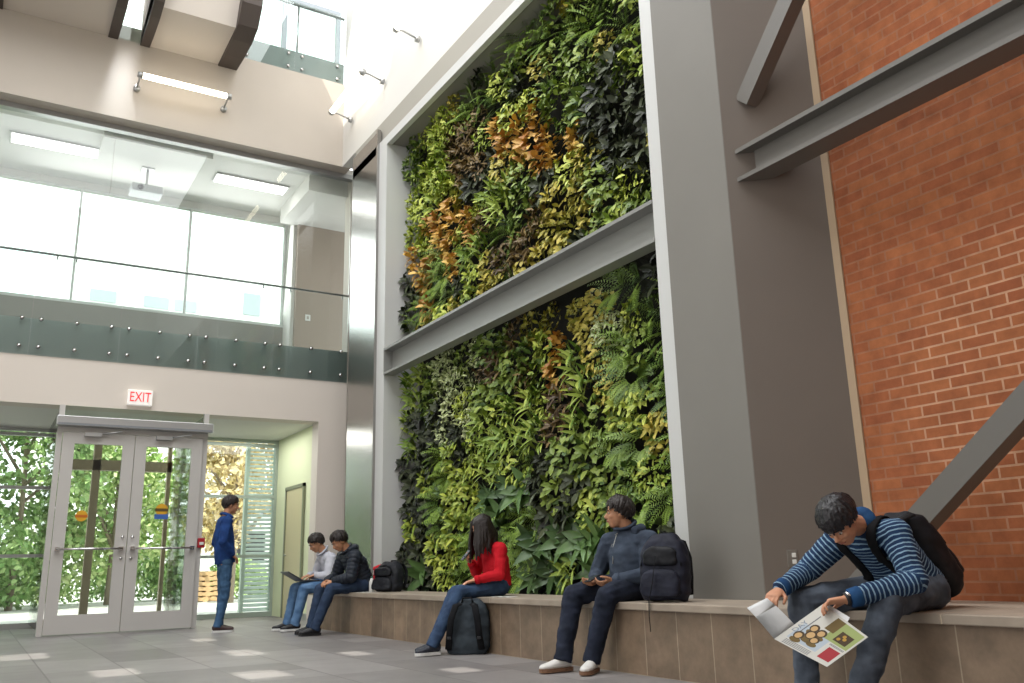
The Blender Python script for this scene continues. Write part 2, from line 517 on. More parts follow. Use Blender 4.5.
# outlet on the flank
n_ = V((-0.51, -0.545, 0)).normalized(); t_ = V((0.545, -0.51, 0)).normalized()
op = V((4.705, 4.435, 0.76))+t_*0.2
Mx = Matrix(((t_.x, n_.x, 0, op.x), (t_.y, n_.y, 0, op.y), (0, 0, 1, op.z), (0, 0, 0, 1)))
ou = thing('wall_outlet', 'small white wall outlet on the brown flank of the column', 'outlet', tuple(op))
MB().bbox((-0.036, 0.0, -0.058), (0.036, 0.006, 0.058), 0.003, Mx=Mx).build('cover_plate', M('steel_plate', '807a72', 0.4, metal=0.4), ou)
for dz in (-0.022, 0.022):
    MB().bbox((-0.004, 0.004, dz-0.015), (0.024, 0.011, dz+0.015), 0.003, Mx=Mx).build('socket', m_plast, ou)

# ------------------------------------------------------------------ entrance glazing and doors
def window(idx, x0, x1, y, z0, z1, xs=(), zs=(), t=0.05, mat=m_alu, gm=m_glass):
    r = struct_root('window_%d' % idx, ((x0+x1)/2, y, z0))
    mb = MB()
    mb.box((x0, y-0.05, z0), (x1, y+0.05, z0+t*1.6)).box((x0, y-0.05, z1-t), (x1, y+0.05, z1))
    for x in (x0, *xs, x1-t):
        mb.box((x, y-0.05, z0+t*1.6), (x+t, y+0.05, z1-t))
    for z in zs:
        mb.box((x0+t, y-0.045, z-t/2), (x1-t, y+0.045, z+t/2))
    mb.build('window_frame', mat, r)
    B((x0+t, y-0.006, z0+t*1.6), (x1-t, y+0.006, z1-t)).build('pane', gm, r)
window(1, -4.5, 0.98, 16, 0.0, 3.1, (-2.0,), (1.09, 2.15, 3.0))
window(2, 2.95, 4.64, 16, 0.0, 3.1, (), (1.03, 2.07, 3.0), mat=M('green_grey_mullion', 'a9b5ac', 0.4, metal=0.1))
# vestibule around the doors
vest = struct_root('trim_4', (1.85, 13.6, 0))
mb = MB()
for x in (0.83, 2.79):
    mb.box((x, 13.55, 0), (x+0.07, 13.65, 3.1))
mb.box((0.83, 13.54, 2.72), (2.86, 13.64, 2.79))
mb.build('door_frame', m_doorp, vest)
mb = MB()
for x in (0.9, 1.55, 2.1, 2.72):
    mb.box((x, 15.9, 0), (x+0.12 if x in (1.55, 2.1) else x+0.06, 16.0, 3.1))
mb.box((0.9, 15.9, 2.45), (2.8, 16.0, 2.62)).box((0.9, 15.9, 0), (2.8, 16, 0.12))
mb.build('outer_frame', M('brown_grey_frame', 'bcab95', 0.5), vest)
for x in (0.86, 2.82):
    MB().box((x-0.006, 13.66, 0.06), (x+0.006, 15.95, 3.08)).build('side_pane', m_glass, vest)
MB().box((0.9, 13.59, 2.94), (2.79, 13.6, 3.1)).build('transom_pane', m_glass, vest)
def door_leaf(idx, x0, x1, hinge_left):
    r = struct_root('door_%d' % idx, ((x0+x1)/2, 13.56, 0))
    mb = MB(); st = 0.155; y0, y1 = 13.52, 13.57
    mb.box((x0, y0, 0.015), (x0+st, y1, 2.71)).box((x1-st, y0, 0.015), (x1, y1, 2.71))
    mb.box((x0+st, y0, 0.015), (x1-st, y1, 0.26)).box((x0+st, y0, 2.56), (x1-st, y1, 2.71))
    mb.build('leaf_frame', m_doorp, r)
    B((x0+st, 13.54, 0.26), (x1-st, 13.552, 2.56)).build('pane', m_glass, r)
    mb = MB()
    mb.tube([(x0+0.05, 13.455, 1.12), (x1-0.05, 13.455, 1.12)], 0.016, 10)
    for x in (x0+0.07, x1-0.07):
        mb.box((x-0.03, 13.455, 1.095), (x+0.03, 13.53, 1.145))
    mb.build('push_bar', m_chrome, r)
    xl = x1-0.06 if hinge_left else x0+0.06
    MB().tube([(xl, 13.50, 1.28), (xl, 13.53, 1.28)], 0.02, 12).tube([(xl, 13.50, 0.99), (xl, 13.53, 0.99)], 0.02, 12).build('lock', m_chrome, r)
    xc = (x0+x1)/2
    MB().box((xc-0.2, 13.44, 2.66), (xc+0.02, 13.52, 2.71)).tube([(xc, 13.48, 2.7), (xc+0.28, 13.42, 2.74)], 0.012, 6).build('closer', m_alu, r)
    return r
door_leaf(1, 0.905, 1.838, True)
door_leaf(2, 1.848, 2.785, False)
# stickers on the panes
def sticker(x, z, s, blue, label):
    r = thing('door_sticker', label, 'sticker', (x, 13.53, z))
    poly = [(x+s*math.cos(2*PI*i/20), z+s*math.sin(2*PI*i/20)) for i in range(20)]
    MB().prism(poly, 'Y', 13.530, 13.536).build('disc', M('sticker_yellow', 'd8a428', 0.5), r)
    MB().box((x-s*1.05, 13.527, z-s*0.28), (x+s*1.05, 13.53, z+s*0.22)).build('banner', M('sticker_orange', 'c06a1c', 0.5) if not blue else M('sticker_dark', '5c4a20', 0.5), r)
    if blue:
        MB().box((x-s*1.1, 13.529, z-s*1.55), (x+s*1.1, 13.536, z-s*0.75)).build('blue_strip', M('sticker_blue', '3d66ad', 0.5), r)
sticker(1.235, 1.565, 0.075, False, 'round orange and yellow sticker on the left glass door')
sticker(2.275, 1.66, 0.085, True, 'round yellow sticker with blue strip on the right glass door')
# header bar over the doors
hd = thing('door_operator', 'long silver operator housing above the double doors', 'door operator', (1.85, 13.5, 2.8))
MB().bbox((0.80, 13.40, 2.79), (2.90, 13.56, 2.93), 0.01).build('housing', m_alu, hd)
MB().box((0.82, 13.395, 2.80), (2.88, 13.40, 2.83)).build('seam', M('seam_grey', '85888c', 0.4), hd)
# alarm box
fa = thing('alarm_station', 'small red alarm box on the frame right of the doors', 'alarm', (2.86, 13.5, 1.18))
MB().bbox((2.80, 13.50, 1.12), (2.90, 13.56, 1.26), 0.012).build('housing', m_redp, fa)
MB().bbox((2.82, 13.485, 1.16), (2.88, 13.50, 1.2), 0.005).build('pull_lever', m_plast, fa)

def text(body, size, mat, name, parent, Mx, depth=0.003):
    c = bpy.data.curves.new(name, 'FONT')
    c.body = body; c.size = size; c.align_x = 'CENTER'; c.align_y = 'CENTER'; c.extrude = depth
    tmp = bpy.data.objects.new('tmp', c); COL.objects.link(tmp)
    me = bpy.data.meshes.new_from_object(tmp.evaluated_get(bpy.context.evaluated_depsgraph_get()))
    bpy.data.objects.remove(tmp); bpy.data.curves.remove(c)
    me.transform(Mx)
    me.materials.clear(); me.materials.append(mat)
    o = bpy.data.objects.new(name, me); COL.objects.link(o)
    adopt(o, parent)
    return o
FRONT = Matrix(((1, 0, 0, 0), (0, 0, -1, 0), (0, 1, 0, 0), (0, 0, 0, 1)))     # text that faces the hall (-Y)
ex = thing('exit_sign', 'lit exit sign with red letters on the fascia above the doors', 'sign', (1.86, 13.55, 3.16))
MB().bbox((1.69, 13.52, 3.16), (2.03, 13.60, 3.385), 0.008).build('housing', m_exitw, ex)
text('EXIT', 0.185, m_red, 'lettering', ex, Matrix.Translation((1.86, 13.517, 3.272)) @ FRONT @ Matrix.Diagonal((0.78, 1.1, 1, 1)))

# ------------------------------------------------------------------ glass guard of the upper floor
def guard(y, xs, z0, z1, pins, label, rail_z, grp):
    for i in range(len(xs)-1):
        a, b = xs[i], xs[i+1]
        r = thing('glass_guard', label[i], 'railing', ((a+b)/2, y, z0), grp)
        B((a+0.006, y-0.012, z0), (b-0.006, y, z1)).build('pane', m_gguard, r)
        n = 3 if b-a > 1.0 else 2
        for k in range(n):
            px = a+0.12+(b-a-0.24)*k/(n-1)
            for pz in pins:
                MB().tube([(px, y-0.035, pz), (px, y-0.012, pz)], 0.027, 12).tube([(px, y, pz), (px, y+0.045, pz)], 0.016, 8).build('standoff', m_chrome, r)
gx = [-1.95, -0.8, 0.36, 1.515, 2.62, 3.78, 5.05]
place = ['first', 'second', 'third', 'fourth', 'fifth', 'sixth']
guard(13.59, gx, 3.79, 5.30, (3.9, 4.3),
      ['glass guard panel of the upper floor, out at the left edge', 'glass guard panel of the upper floor at the left edge of the picture',
       'glass guard panel of the upper floor above the left sidelight', 'glass guard panel of the upper floor above the left entrance door',
       'glass guard panel of the upper floor above the standing man', 'glass guard panel of the upper floor next to the steel column'], 5.3, 'glass guard of the upper floor')
hr = thing('handrail', 'thin dark handrail along the glass guard of the upper floor', 'handrail', (2, 13.65, 5.3))
MB().tube([(-7, 13.64, 5.31), (5.05, 13.64, 5.31)], 0.018, 10).build('rail', M('handrail_steel', '969b9b', 0.35, metal=0.6), hr)
mb = MB()
for x in (0.6, 0.85, 3.6, 4.05, 4.95):
    MB().tube([(x, 13.6, 5.24), (x, 13.64, 5.24), (x, 13.64, 5.3)], 0.01, 6).build('bracket', m_chrome, hr)
up = struct_root('window_3', (1, 13.6, 5.3))
for a, b in ((-3, 1.2), (1.2, 5.05)):
    B((a+0.004, 13.585, 5.305), (b-0.004, 13.595, 7.44)).build('pane', glass_mat('upper_screen_glass', (0.96, 0.98, 0.97), 0.9), up)

# upper floor interior
struct(MB().box((-7, 15.95, 4.26), (4.75, 16.1, 5.27)), 'wall_upper_back', M('grey_dado', '9a9793', 0.7))
struct(MB().box((-7, 15.95, 7.38), (5.0, 16.1, 7.5)), 'wall_upper_back_head', m_white)
struct(MB().box((4.62, 15.5, 4.26), (4.78, 16.1, 7.5)), 'wall_upper_return', m_white)
struct(MB().box((4.68, 15.4, 4.26), (8, 15.5, 7.5)), 'wall_upper_right', M('taupe_paint', 'a3968a', 0.7))
window(4, -7, 4.62, 16.02, 5.27, 7.38, (-1.6, 0.95, 2.8), (), t=0.035, mat=M('pale_mullion', 'd5d8d5', 0.5))
struct(MB().box((4.35, 13.8, 7.2), (8, 15.5, 7.5)).box((1.05, 13.75, 7.38), (2.7, 14.35, 7.5)), 'ceiling_upper_bulkhead', m_white)
for x0, lab in ((-0.18, 'long lit ceiling light of the upper floor on the left'), (2.95, 'long lit ceiling light of the upper floor on the right')):
    zz = 7.49
    yy = 14.48
    r = thing('ceiling_light', lab, 'ceiling light', (x0+0.6, yy+0.15, zz), 'ceiling lights of the upper floor')
    MB().box((x0-0.03, yy-0.03, zz-0.02), (x0+1.25, yy+0.35, zz+0.005)).build('frame', m_alu, r)
    MB().box((x0, yy, zz-0.03), (x0+1.22, yy+0.32, zz-0.02)).build('diffuser', m_panellit, r)
pj = thing('projector', 'silver projector hanging from the upper floor ceiling', 'projector', (1.9, 14.9, 7.2))
MB().bbox((1.62, 14.75, 7.02), (2.12, 15.1, 7.16), 0.02).build('body', M('projector_grey', 'b5b8ba', 0.4), pj)
MB().tube([(1.76, 14.72, 7.08), (1.76, 14.76, 7.08)], 0.045, 14).build('lens', m_black, pj)
MB().tube([(1.87, 14.92, 7.16), (1.87, 14.92, 7.5)], 0.02, 8).box((1.77, 14.82, 7.48), (1.97, 15.02, 7.5)).build('mount', m_alu, pj)
so = thing('wall_outlet', 'pale outlet plate on the taupe wall of the upper floor', 'outlet', (4.92, 15.39, 5.35))
MB().bbox((4.87, 15.388, 5.3), (4.97, 15.398, 5.42), 0.004).build('cover_plate', m_plast, so)
MB().box((4.90, 15.385, 5.33), (4.94, 15.389, 5.39)).build('socket', M('socket_grey', 'a8a49c', 0.5), so)

# ------------------------------------------------------------------ bulkhead with curved dark fins, third floor
ZS = 8.83
struct(MB().prism([(13.25, ZS), (12.1, ZS), (11.85, ZS+0.5), (11.75, ZS+1.2), (11.75, 11.8), (13.25, 11.8)], 'X', -7, 1.07), 'ceiling_bulkhead', m_cream)
struct(MB().prism([(13.25, ZS), (12.1, ZS), (11.85, ZS+0.5), (11.75, ZS+1.2), (11.75, 11.8), (13.25, 11.8)], 'X', 1.39, 2.7), 'ceiling_bulkhead', m_cream)
prof = [(13.24, ZS-0.03), (12.8, ZS-0.07), (12.3, ZS-0.08), (11.95, ZS-0.02), (11.75, ZS+0.25), (11.64, ZS+0.8), (11.62, 11.7), (12.2, 11.7), (12.3, ZS+0.3), (13.24, ZS+0.1)]
for x, w, lab in ((-0.62, 0.14, 'dark curved ceiling fin at the top left corner of the hall'), (0.93, 0.14, 'dark curved ceiling fin left of the bright roof slit'),
             (1.39, 0.14, 'dark curved ceiling fin right of the bright roof slit'), (2.58, 0.3, 'wide dark curved ceiling fin beside the third floor glass')):
    tag(MB().prism(prof, 'X', x, x+w).build('ceiling_fin', m_rib), lab, 'ceiling fin', 'dark ceiling fins')
struct(MB().box((1.07, 13.2, ZS), (1.39, 13.24, 9.4)), 'window_6', m_glass)
# gallery of the third floor: slab, glass guard, windows
struct(MB().box((2.88, 13.3, 9.08), (4.75, 16, 9.5)), 'floor_gallery', m_slabedge)
guard(13.29, [2.92, 3.86, 4.74], 9.09, 10.45, (9.17, 9.42), ['third floor glass guard panel next to the wide dark fin', 'third floor glass guard panel next to the sunlit white wall'], 10.5, 'third floor glass guard')
hr2 = thing('handrail', 'thin handrail on the third floor glass guard high above the entrance', 'handrail', (3.8, 13.3, 10.4))
MB().tube([(2.9, 13.34, 10.45), (4.75, 13.34, 10.45)], 0.024, 10).build('rail', M('rail_grey', '7b8080', 0.4, metal=0.5), hr2)
MB().tube([(3.9, 13.34, 9.5), (3.9, 13.34, 10.45)], 0.02, 8).build('post', m_chrome, hr2)
window(5, 2.6, 5.6, 16.0, 9.5, 12.5, (3.7, 4.35), (10.9,), t=0.09, mat=m_grille)

# ------------------------------------------------------------------ linear wall lights
def wall_light(a, b, out, label):
    """glowing tube from a to b standing off the wall along -out"""
    a, b, out = V(a), V(b), V(out)
    r = thing('wall_light', label, 'wall light', tuple((a+b)/2), 'linear wall lights')
    d = (b-a).normalized()
    MB().tube([a, b], 0.045, 14).build('glowing_tube', m_tubelit, r)
    for p, s in ((a, -1), (b, 1)):
        MB().tube([p, p+d*s*0.07], [0.05, 0.045], 14).build('end_cap', m_alu, r)
        q = p+d*s*0.03
        mb = MB(); mb.tube([q, q+out*0.1, q+out*0.33+V((0, 0, -0.06))], 0.014, 8)
        mb.tube([q+out*0.30+V((0, 0, -0.06)), q+out*0.355+V((0, 0, -0.06))], 0.05, 12)
        mb.build('bracket', m_alu, r)
wall_light((1.43, 12.9, 8.10), (2.68, 12.9, 8.10), (0, 1, 0), 'glowing tube light on the beige wall above the upper floor')
wall_light((4.36, 12.72, 8.20), (4.36, 11.40, 8.20), (1, 0, 0), 'glowing tube light on the white right wall nearer the corner')
wall_light((4.36, 10.05, 8.20), (4.36, 8.72, 8.20), (1, 0, 0), 'glowing tube light on the white right wall above the living wall, nearer the viewer')
# ------------------------------------------------------------------ living wall
def leaf_mat(name, c1, c2, rough=0.45, spec=0.4, vein=None):
    m = bpy.data.materials.new(name)
    m.use_nodes = True
    nt = m.node_tree; L = nt.links.new
    b = nt.nodes['Principled BSDF']
    b.inputs['Roughness'].default_value = rough
    b.inputs['Specular IOR Level'].default_value = spec
    a = nt.nodes.new('ShaderNodeAttribute'); a.attribute_name = 'tint'
    oi = nt.nodes.new('ShaderNodeObjectInfo')
    md = nt.nodes.new('ShaderNodeMath'); md.operation = 'MULTIPLY_ADD'; md.inputs[1].default_value = 0.45
    L(oi.outputs['Random'], md.inputs[0]); 
    ms = nt.nodes.new('ShaderNodeMath'); ms.operation = 'SUBTRACT'; ms.inputs[1].default_value = 0.22
    L(a.outputs['Fac'], ms.inputs[0]); L(ms.outputs[0], md.inputs[2])
    r = nt.nodes.new('ShaderNodeValToRGB')
    r.color_ramp.elements[0].color = (*hx(c1), 1)
    r.color_ramp.elements[1].color = (*hx(c2), 1)
    r.color_ramp.elements[0].position = 0.1
    r.color_ramp.elements[1].position = 0.9
    L(md.outputs[0], r.inputs[0])
    if vein:
        n = nt.nodes.new('ShaderNodeTexNoise'); n.inputs['Scale'].default_value = 70
        tc = nt.nodes.new('ShaderNodeTexCoord'); L(tc.outputs['Object'], n.inputs['Vector'])
        rr = nt.nodes.new('ShaderNodeValToRGB'); rr.color_ramp.elements[0].position = 0.46; rr.color_ramp.elements[1].position = 0.56
        L(n.outputs[0], rr.inputs[0])
        mx = nt.nodes.new('ShaderNodeMixRGB'); mx.inputs[2].default_value = (*hx(vein), 1)
        L(rr.outputs[0], mx.inputs[0]); L(r.outputs[0], mx.inputs[1]); L(mx.outputs[0], b.inputs['Base Color'])
    else:
        L(r.outputs[0], b.inputs['Base Color'])
    b.inputs['Transmission Weight'].default_value = 0.0
    return m

class LB:
    """collects leaves; every leaf carries one tint value"""
    def __init__(s): s.v, s.f, s.t = [], [], []
    def leaf(s, p, d, n, L, W, droop=0.3, tint=0.5, seg=3, fold=0.25, shape='oval'):
        p, d, n = V(p), V(d).normalized(), V(n)
        n = (n-d*n.dot(d)); n = n.normalized() if n.length > 1e-4 else d.orthogonal().normalized()
        w = d.cross(n)
        o = len(s.v)
        prof = {'oval': (0.12, 0.85, 1.0, 0.72, 0.0), 'lance': (0.2, 0.8, 0.9, 0.55, 0.0), 'heart': (0.55, 1.0, 0.85, 0.5, 0.0)}[shape]
        q = p.copy(); dd = d.copy()
        for i in range(seg+1):
            t = i/seg
            x = t*4; k = min(int(x), 3); r = prof[k]+(prof[k+1]-prof[k])*(x-k)
            half = W*0.5*r
            up = n*(fold*half)
            s.v += [q-w*half+up, q.copy(), q+w*half+up]
            dd = (dd+V((0, 0, -droop/seg))).normalized()
            n = (n-dd*n.dot(dd)).normalized()
            q = q+dd*(L/seg)
        for i in range(seg):
            a = o+3*i
            s.f += [(a, a+1, a+4, a+3), (a+1, a+2, a+5, a+4)]; s.t += [tint, tint]
    def mesh(s, name, mat):
        me = bpy.data.meshes.new(name)
        me.from_pydata([tuple(v) for v in s.v], [], s.f)
        me.materials.append(mat)
        at = me.attributes.new('tint', 'FLOAT', 'FACE')
        at.data.foreach_set('value', s.t)
        me.polygons.foreach_set('use_smooth', [True]*len(s.f))
        me.update()
        return me

OUT = V((-1, 0, 0)); UP = V((0, 0, 1))
def rvec(rnd): return V((rnd.uniform(-1, 1), rnd.uniform(-1, 1), rnd.uniform(-1, 1)))

def plant_mesh(kind, mat, seed):
    rnd = random.Random(seed)
    b = LB()
    def spot(R, dep=0.12):
        a = rnd.uniform(0, 2*PI); r = R*math.sqrt(rnd.random())
        return V((-rnd.uniform(0.02, dep)*(1.2-r/R*0.7), r*math.cos(a), r*math.sin(a)))
    def tnt(): return min(1, max(0, rnd.gauss(0.5, 0.25)))
    if kind == 'fern':
        for k in range(19):
            a = 2*PI*k/19+rnd.uniform(-.25, .25)
            d = (OUT*rnd.uniform(0.5, 1.0)+V((0, math.cos(a), math.sin(a)+0.25))).normalized()
            L = rnd.uniform(0.18, 0.29); p = V((-0.02, 0, 0))+V((0, math.cos(a), math.sin(a)))*0.04
            t = tnt(); n = OUT+UP*0.6
            q = p.copy(); N = 11
            for i in range(N):
                d = (d+V((0, 0, -0.09))).normalized()
                w = d.cross(n).normalized()
                q = q+d*(L/N)
                ll = 0.06*(1-abs(i/N-0.35)*1.2)
                for sgn in (-1, 1):
                    b.leaf(q, w*sgn+d*0.55, n, ll, 0.017, 0.25, t+rnd.uniform(-.1, .1), 2, 0.1, 'lance')
    elif kind == 'blade':
        for k in range(34):
            a = rnd.uniform(0, 2*PI)
            d = OUT*rnd.uniform(0.35, 1.0)+V((0, math.cos(a), math.sin(a)*0.8+0.3))
            b.leaf(spot(0.15, 0.14), d, OUT+UP*0.8, rnd.uniform(0.15, 0.24), rnd.uniform(0.032, 0.05), 0.75, tnt(), 4, 0.35, 'lance')
    elif kind == 'dark':
        for k in range(48):
            a = rnd.uniform(0, 2*PI)
            d = OUT*rnd.uniform(0.2, 0.8)+V((0, math.cos(a), math.sin(a)*0.7-0.25))
            b.leaf(spot(0.2, 0.15), d, OUT+UP*0.5, rnd.uniform(0.09, 0.15), rnd.uniform(0.045, 0.07), 0.5, tnt(), 4, 0.3, 'oval')
    elif kind == 'broad':
        for k in range(13):
            a = rnd.uniform(0, 2*PI)
            d = OUT*rnd.uniform(0.3, 0.8)+V((0, math.cos(a), math.sin(a)*0.8+0.2))
            b.leaf(spot(0.12, 0.1), d, OUT+UP*0.4, rnd.uniform(0.2, 0.32), rnd.uniform(0.09, 0.13), 0.6, tnt(), 5, 0.3, 'heart')
        for k in range(24):
            b.leaf(spot(0.2, 0.06), rvec(rnd)+OUT*0.5, OUT+UP*0.5, 0.1, 0.05, 0.3, rnd.uniform(0, .5), 3, 0.3, 'oval')
    elif kind == 'croton':
        for k in range(46):
            a = rnd.uniform(0, 2*PI)
            d = OUT*rnd.uniform(0.4, 1.0)+V((0, math.cos(a), math.sin(a)*0.7-0.15))
            b.leaf(spot(0.19, 0.17), d, OUT+UP*0.7, rnd.uniform(0.08, 0.14), rnd.uniform(0.045, 0.07), 0.5, rnd.random(), 4, 0.25, 'oval')
    else:
        N, Ls, Ws, R = {'vine': (80, (0.07, 0.11), (0.045, 0.065), 0.23), 'lime': (95, (0.06, 0.11), (0.035, 0.055), 0.22),
                        'yellow': (90, (0.055, 0.09), (0.04, 0.06), 0.21), 'pale': (110, (0.05, 0.085), (0.022, 0.035), 0.21),
                        'bronze': (75, (0.08, 0.13), (0.035, 0.05), 0.21)}[kind]
        for k in range(N):
            a = rnd.uniform(0, 2*PI)
            d = OUT*rnd.uniform(0.1, 0.9)+V((0, math.cos(a), math.sin(a)*0.7-0.3))
            b.leaf(spot(R, 0.17), d, OUT+UP*0.7, rnd.uniform(*Ls), rnd.uniform(*Ws), 0.4, tnt(), 3, 0.3, 'oval' if kind != 'bronze' else 'lance')
    return b.mesh(kind+'_foliage', mat)

KINDS = {
    'fern': ('fern', leaf_mat('fern_green', '3a591e', '8aa743'), 'feathery mid green fern', 'fern'),
    'vine': ('vine_plant', leaf_mat('vine_green', '415e24', '93a64a'), 'mid green vine with small oval leaves', 'plant'),
    'dark': ('dark_leaved_plant', leaf_mat('dark_leaf', '20261a', '525a40', 0.45, 0.3), 'plant with glossy blackish leaves', 'plant'),
    'broad': ('broad_leaved_plant', leaf_mat('broad_green', '2f4a28', '6b8c50', 0.35), 'plant with big broad green leaves', 'plant'),
    'croton': ('croton', leaf_mat('croton_orange', 'a56f30', 'dfba5c'), 'croton with orange and golden leaves', 'plant'),
    'lime': ('lime_green_plant', leaf_mat('lime_green', '76902f', 'c2cb5a'), 'bushy plant with lime green leaves', 'plant'),
    'yellow': ('yellow_green_plant', leaf_mat('yellow_green', '84862f', 'c6b654'), 'small leaved yellowish plant', 'plant'),
    'pale': ('variegated_plant', leaf_mat('variegated', '7f9550', 'bcc887', vein='d0d6a8'), 'fine leaved pale variegated plant', 'plant'),
    'bronze': ('bronze_leaved_plant', leaf_mat('bronze_leaf', '493825', '7e693c'), 'plant with narrow bronze leaves', 'plant'),
    'blade': ('blade_leaved_plant', leaf_mat('blade_green', '5d802e', 'afbf55'), 'plant with long drooping bright green blades', 'plant'),
}
SEEDS = [(6.2, 6.19, 'fern'), (6.92, 6.37, 'vine'), (5.93, 5.46, 'dark'), (6.49, 5.88, 'vine'), (5.78, 5.6, 'dark'), (6.16, 4.7, 'dark'), (5.89, 4.27, 'dark'), (6.3, 5.04, 'dark'), (5.88, 4.12, 'lime'), (7.49, 5.92, 'yellow'), (8.04, 5.54, 'croton'), (7.6, 5.49, 'croton'), (7.1, 5.24, 'croton'), (6.64, 5.09, 'croton'), (7.25, 4.78, 'croton'), (6.72, 4.23, 'yellow'), (8.07, 5.37, 'yellow'), (8.51, 6.65, 'fern'), (7.92, 6.2, 'vine'), (8.41, 5.79, 'broad'), (9.03, 5.98, 'bronze'), (10.21, 6.6, 'lime'), (10.05, 5.83, 'lime'), (8.78, 5.46, 'dark'), (8.31, 4.75, 'bronze'), (9.69, 5.05, 'croton'), (9.33, 4.68, 'croton'), (10.8, 4.78, 'croton'), (9.07, 4.25, 'yellow'), (9.9, 4.54, 'fern'), (10.53, 4.08, 'fern'), (11.1, 5.33, 'dark'), (11.1, 4.27, 'dark'), (8.74, 4.84, 'blade'), (7.38, 4.17, 'yellow'), (6.83, 4.04, 'yellow'), (7.77, 4.31, 'bronze'), (8.45, 4.22, 'fern'), (7.33, 6.35, 'fern'), (6.88, 5.61, 'vine'), (6.53, 4.31, 'vine'), (7.84, 4.95, 'vine'), (9.45, 5.88, 'lime'), (10.89, 6.48, 'vine'), (5.67, 5.0, 'dark'), (5.59, 5.82, 'fern'), (10.87, 5.53, 'lime'),
 (10.98, 2.99, 'blade'), (10.39, 2.53, 'dark'), (9.29, 2.91, 'pale'), (9.5, 2.56, 'pale'), (8.41, 2.85, 'bronze'), (7.91, 3.11, 'vine'), (7.41, 2.76, 'croton'), (6.98, 3.08, 'yellow'), (6.63, 2.81, 'yellow'), (6.24, 2.55, 'pale'), (6.39, 2.33, 'pale'), (6.48, 2.84, 'pale'), (5.83, 2.75, 'fern'), (5.79, 2.03, 'fern'), (7.27, 2.31, 'bronze'), (7.87, 2.41, 'blade'), (8.76, 2.2, 'blade'), (9.18, 1.89, 'lime'), (8.26, 2.08, 'blade'), (10.12, 2.2, 'dark'), (10.67, 1.68, 'dark'), (9.42, 1.33, 'lime'), (9.77, 0.77, 'lime'), (10.01, 1.75, 'fern'), (8.28, 1.6, 'broad'), (7.74, 1.36, 'fern'), (7.15, 1.93, 'dark'), (7.33, 1.42, 'dark'), (7.59, 1.13, 'dark'), (7.02, 1.57, 'dark'), (6.76, 1.05, 'broad'), (6.42, 1.96, 'yellow'), (6.18, 1.65, 'yellow'), (5.96, 1.32, 'lime'), (5.83, 1.57, 'fern'), (5.98, 1.13, 'vine'), (6.6, 1.38, 'vine'), (6.89, 1.3, 'vine'), (7.22, 0.91, 'blade'), (7.71, 0.66, 'broad'), (7.16, 0.62, 'broad'), (7.96, 0.62, 'fern'), (10.94, 0.86, 'lime'), (10.94, 0.61, 'dark'), (10.07, 0.56, 'broad'), (8.86, 2.67, 'vine'), (7.4, 2.1, 'blade'), (6.85, 2.32, 'blade'), (6.24, 2.03, 'lime'), (6.71, 1.91, 'vine'), (10.21, 2.77, 'vine'), (8.46, 1.03, 'fern'), (6.07, 0.78, 'vine'), (6.5, 0.79, 'fern'), (8.92, 0.61, 'fern'), (10.51, 1.11, 'dark'), (5.65, 2.29, 'fern')]
VAR = {k: [plant_mesh(k, KINDS[k][1], hash_) for hash_ in (11, 23)] for k in KINDS}
rw = random.Random(4)
def kind_at(y, z):
    best, bk = 9e9, None
    for sy, sz, k in SEEDS:
        if (sz > 3.55) != (z > 3.55): continue
        d = (sy-y)**2+(sz-z)**2
        if d < best: best, bk = d, k
    return bk
def put_plant(x, y, z, s):
    k = kind_at(y+rw.gauss(0, 0.17), z+rw.gauss(0, 0.17))
    if rw.random() < 0.13: k = rw.choice(('vine', 'lime', 'lime', 'yellow', 'dark'))
    name, mat, what, cat = KINDS[k]
    o = bpy.data.objects.new(name, rw.choice(VAR[k]))
    COL.objects.link(o)
    o.location = (x, y, z)
    o.rotation_euler = (rw.uniform(-.5, .5), rw.uniform(-.15, .15), rw.uniform(-.35, .35))
    o.scale = (s, s, s)
    half = 'upper' if z > 3.55 else 'lower'
    tag(o, '%s in the %s half of the living wall' % (what, half), cat, '%ss in the %s living wall' % (name.replace('_', ' '), half))
dz, dy = 0.292, 0.335
for z0, n in ((0.64, 10), (3.95, 11)):
    for i in range(n):
        z = z0+i*dz
        j = 0
        y = 5.47+(0.16 if i % 2 else 0)
        while y < 11.12:
            put_plant(5.13-rw.uniform(0, 0.05)-(0.05 if 7 < y < 10 else 0), y+rw.uniform(-.05, .05), z+rw.uniform(-.05, .05), rw.uniform(0.9, 1.2))
            y += dy
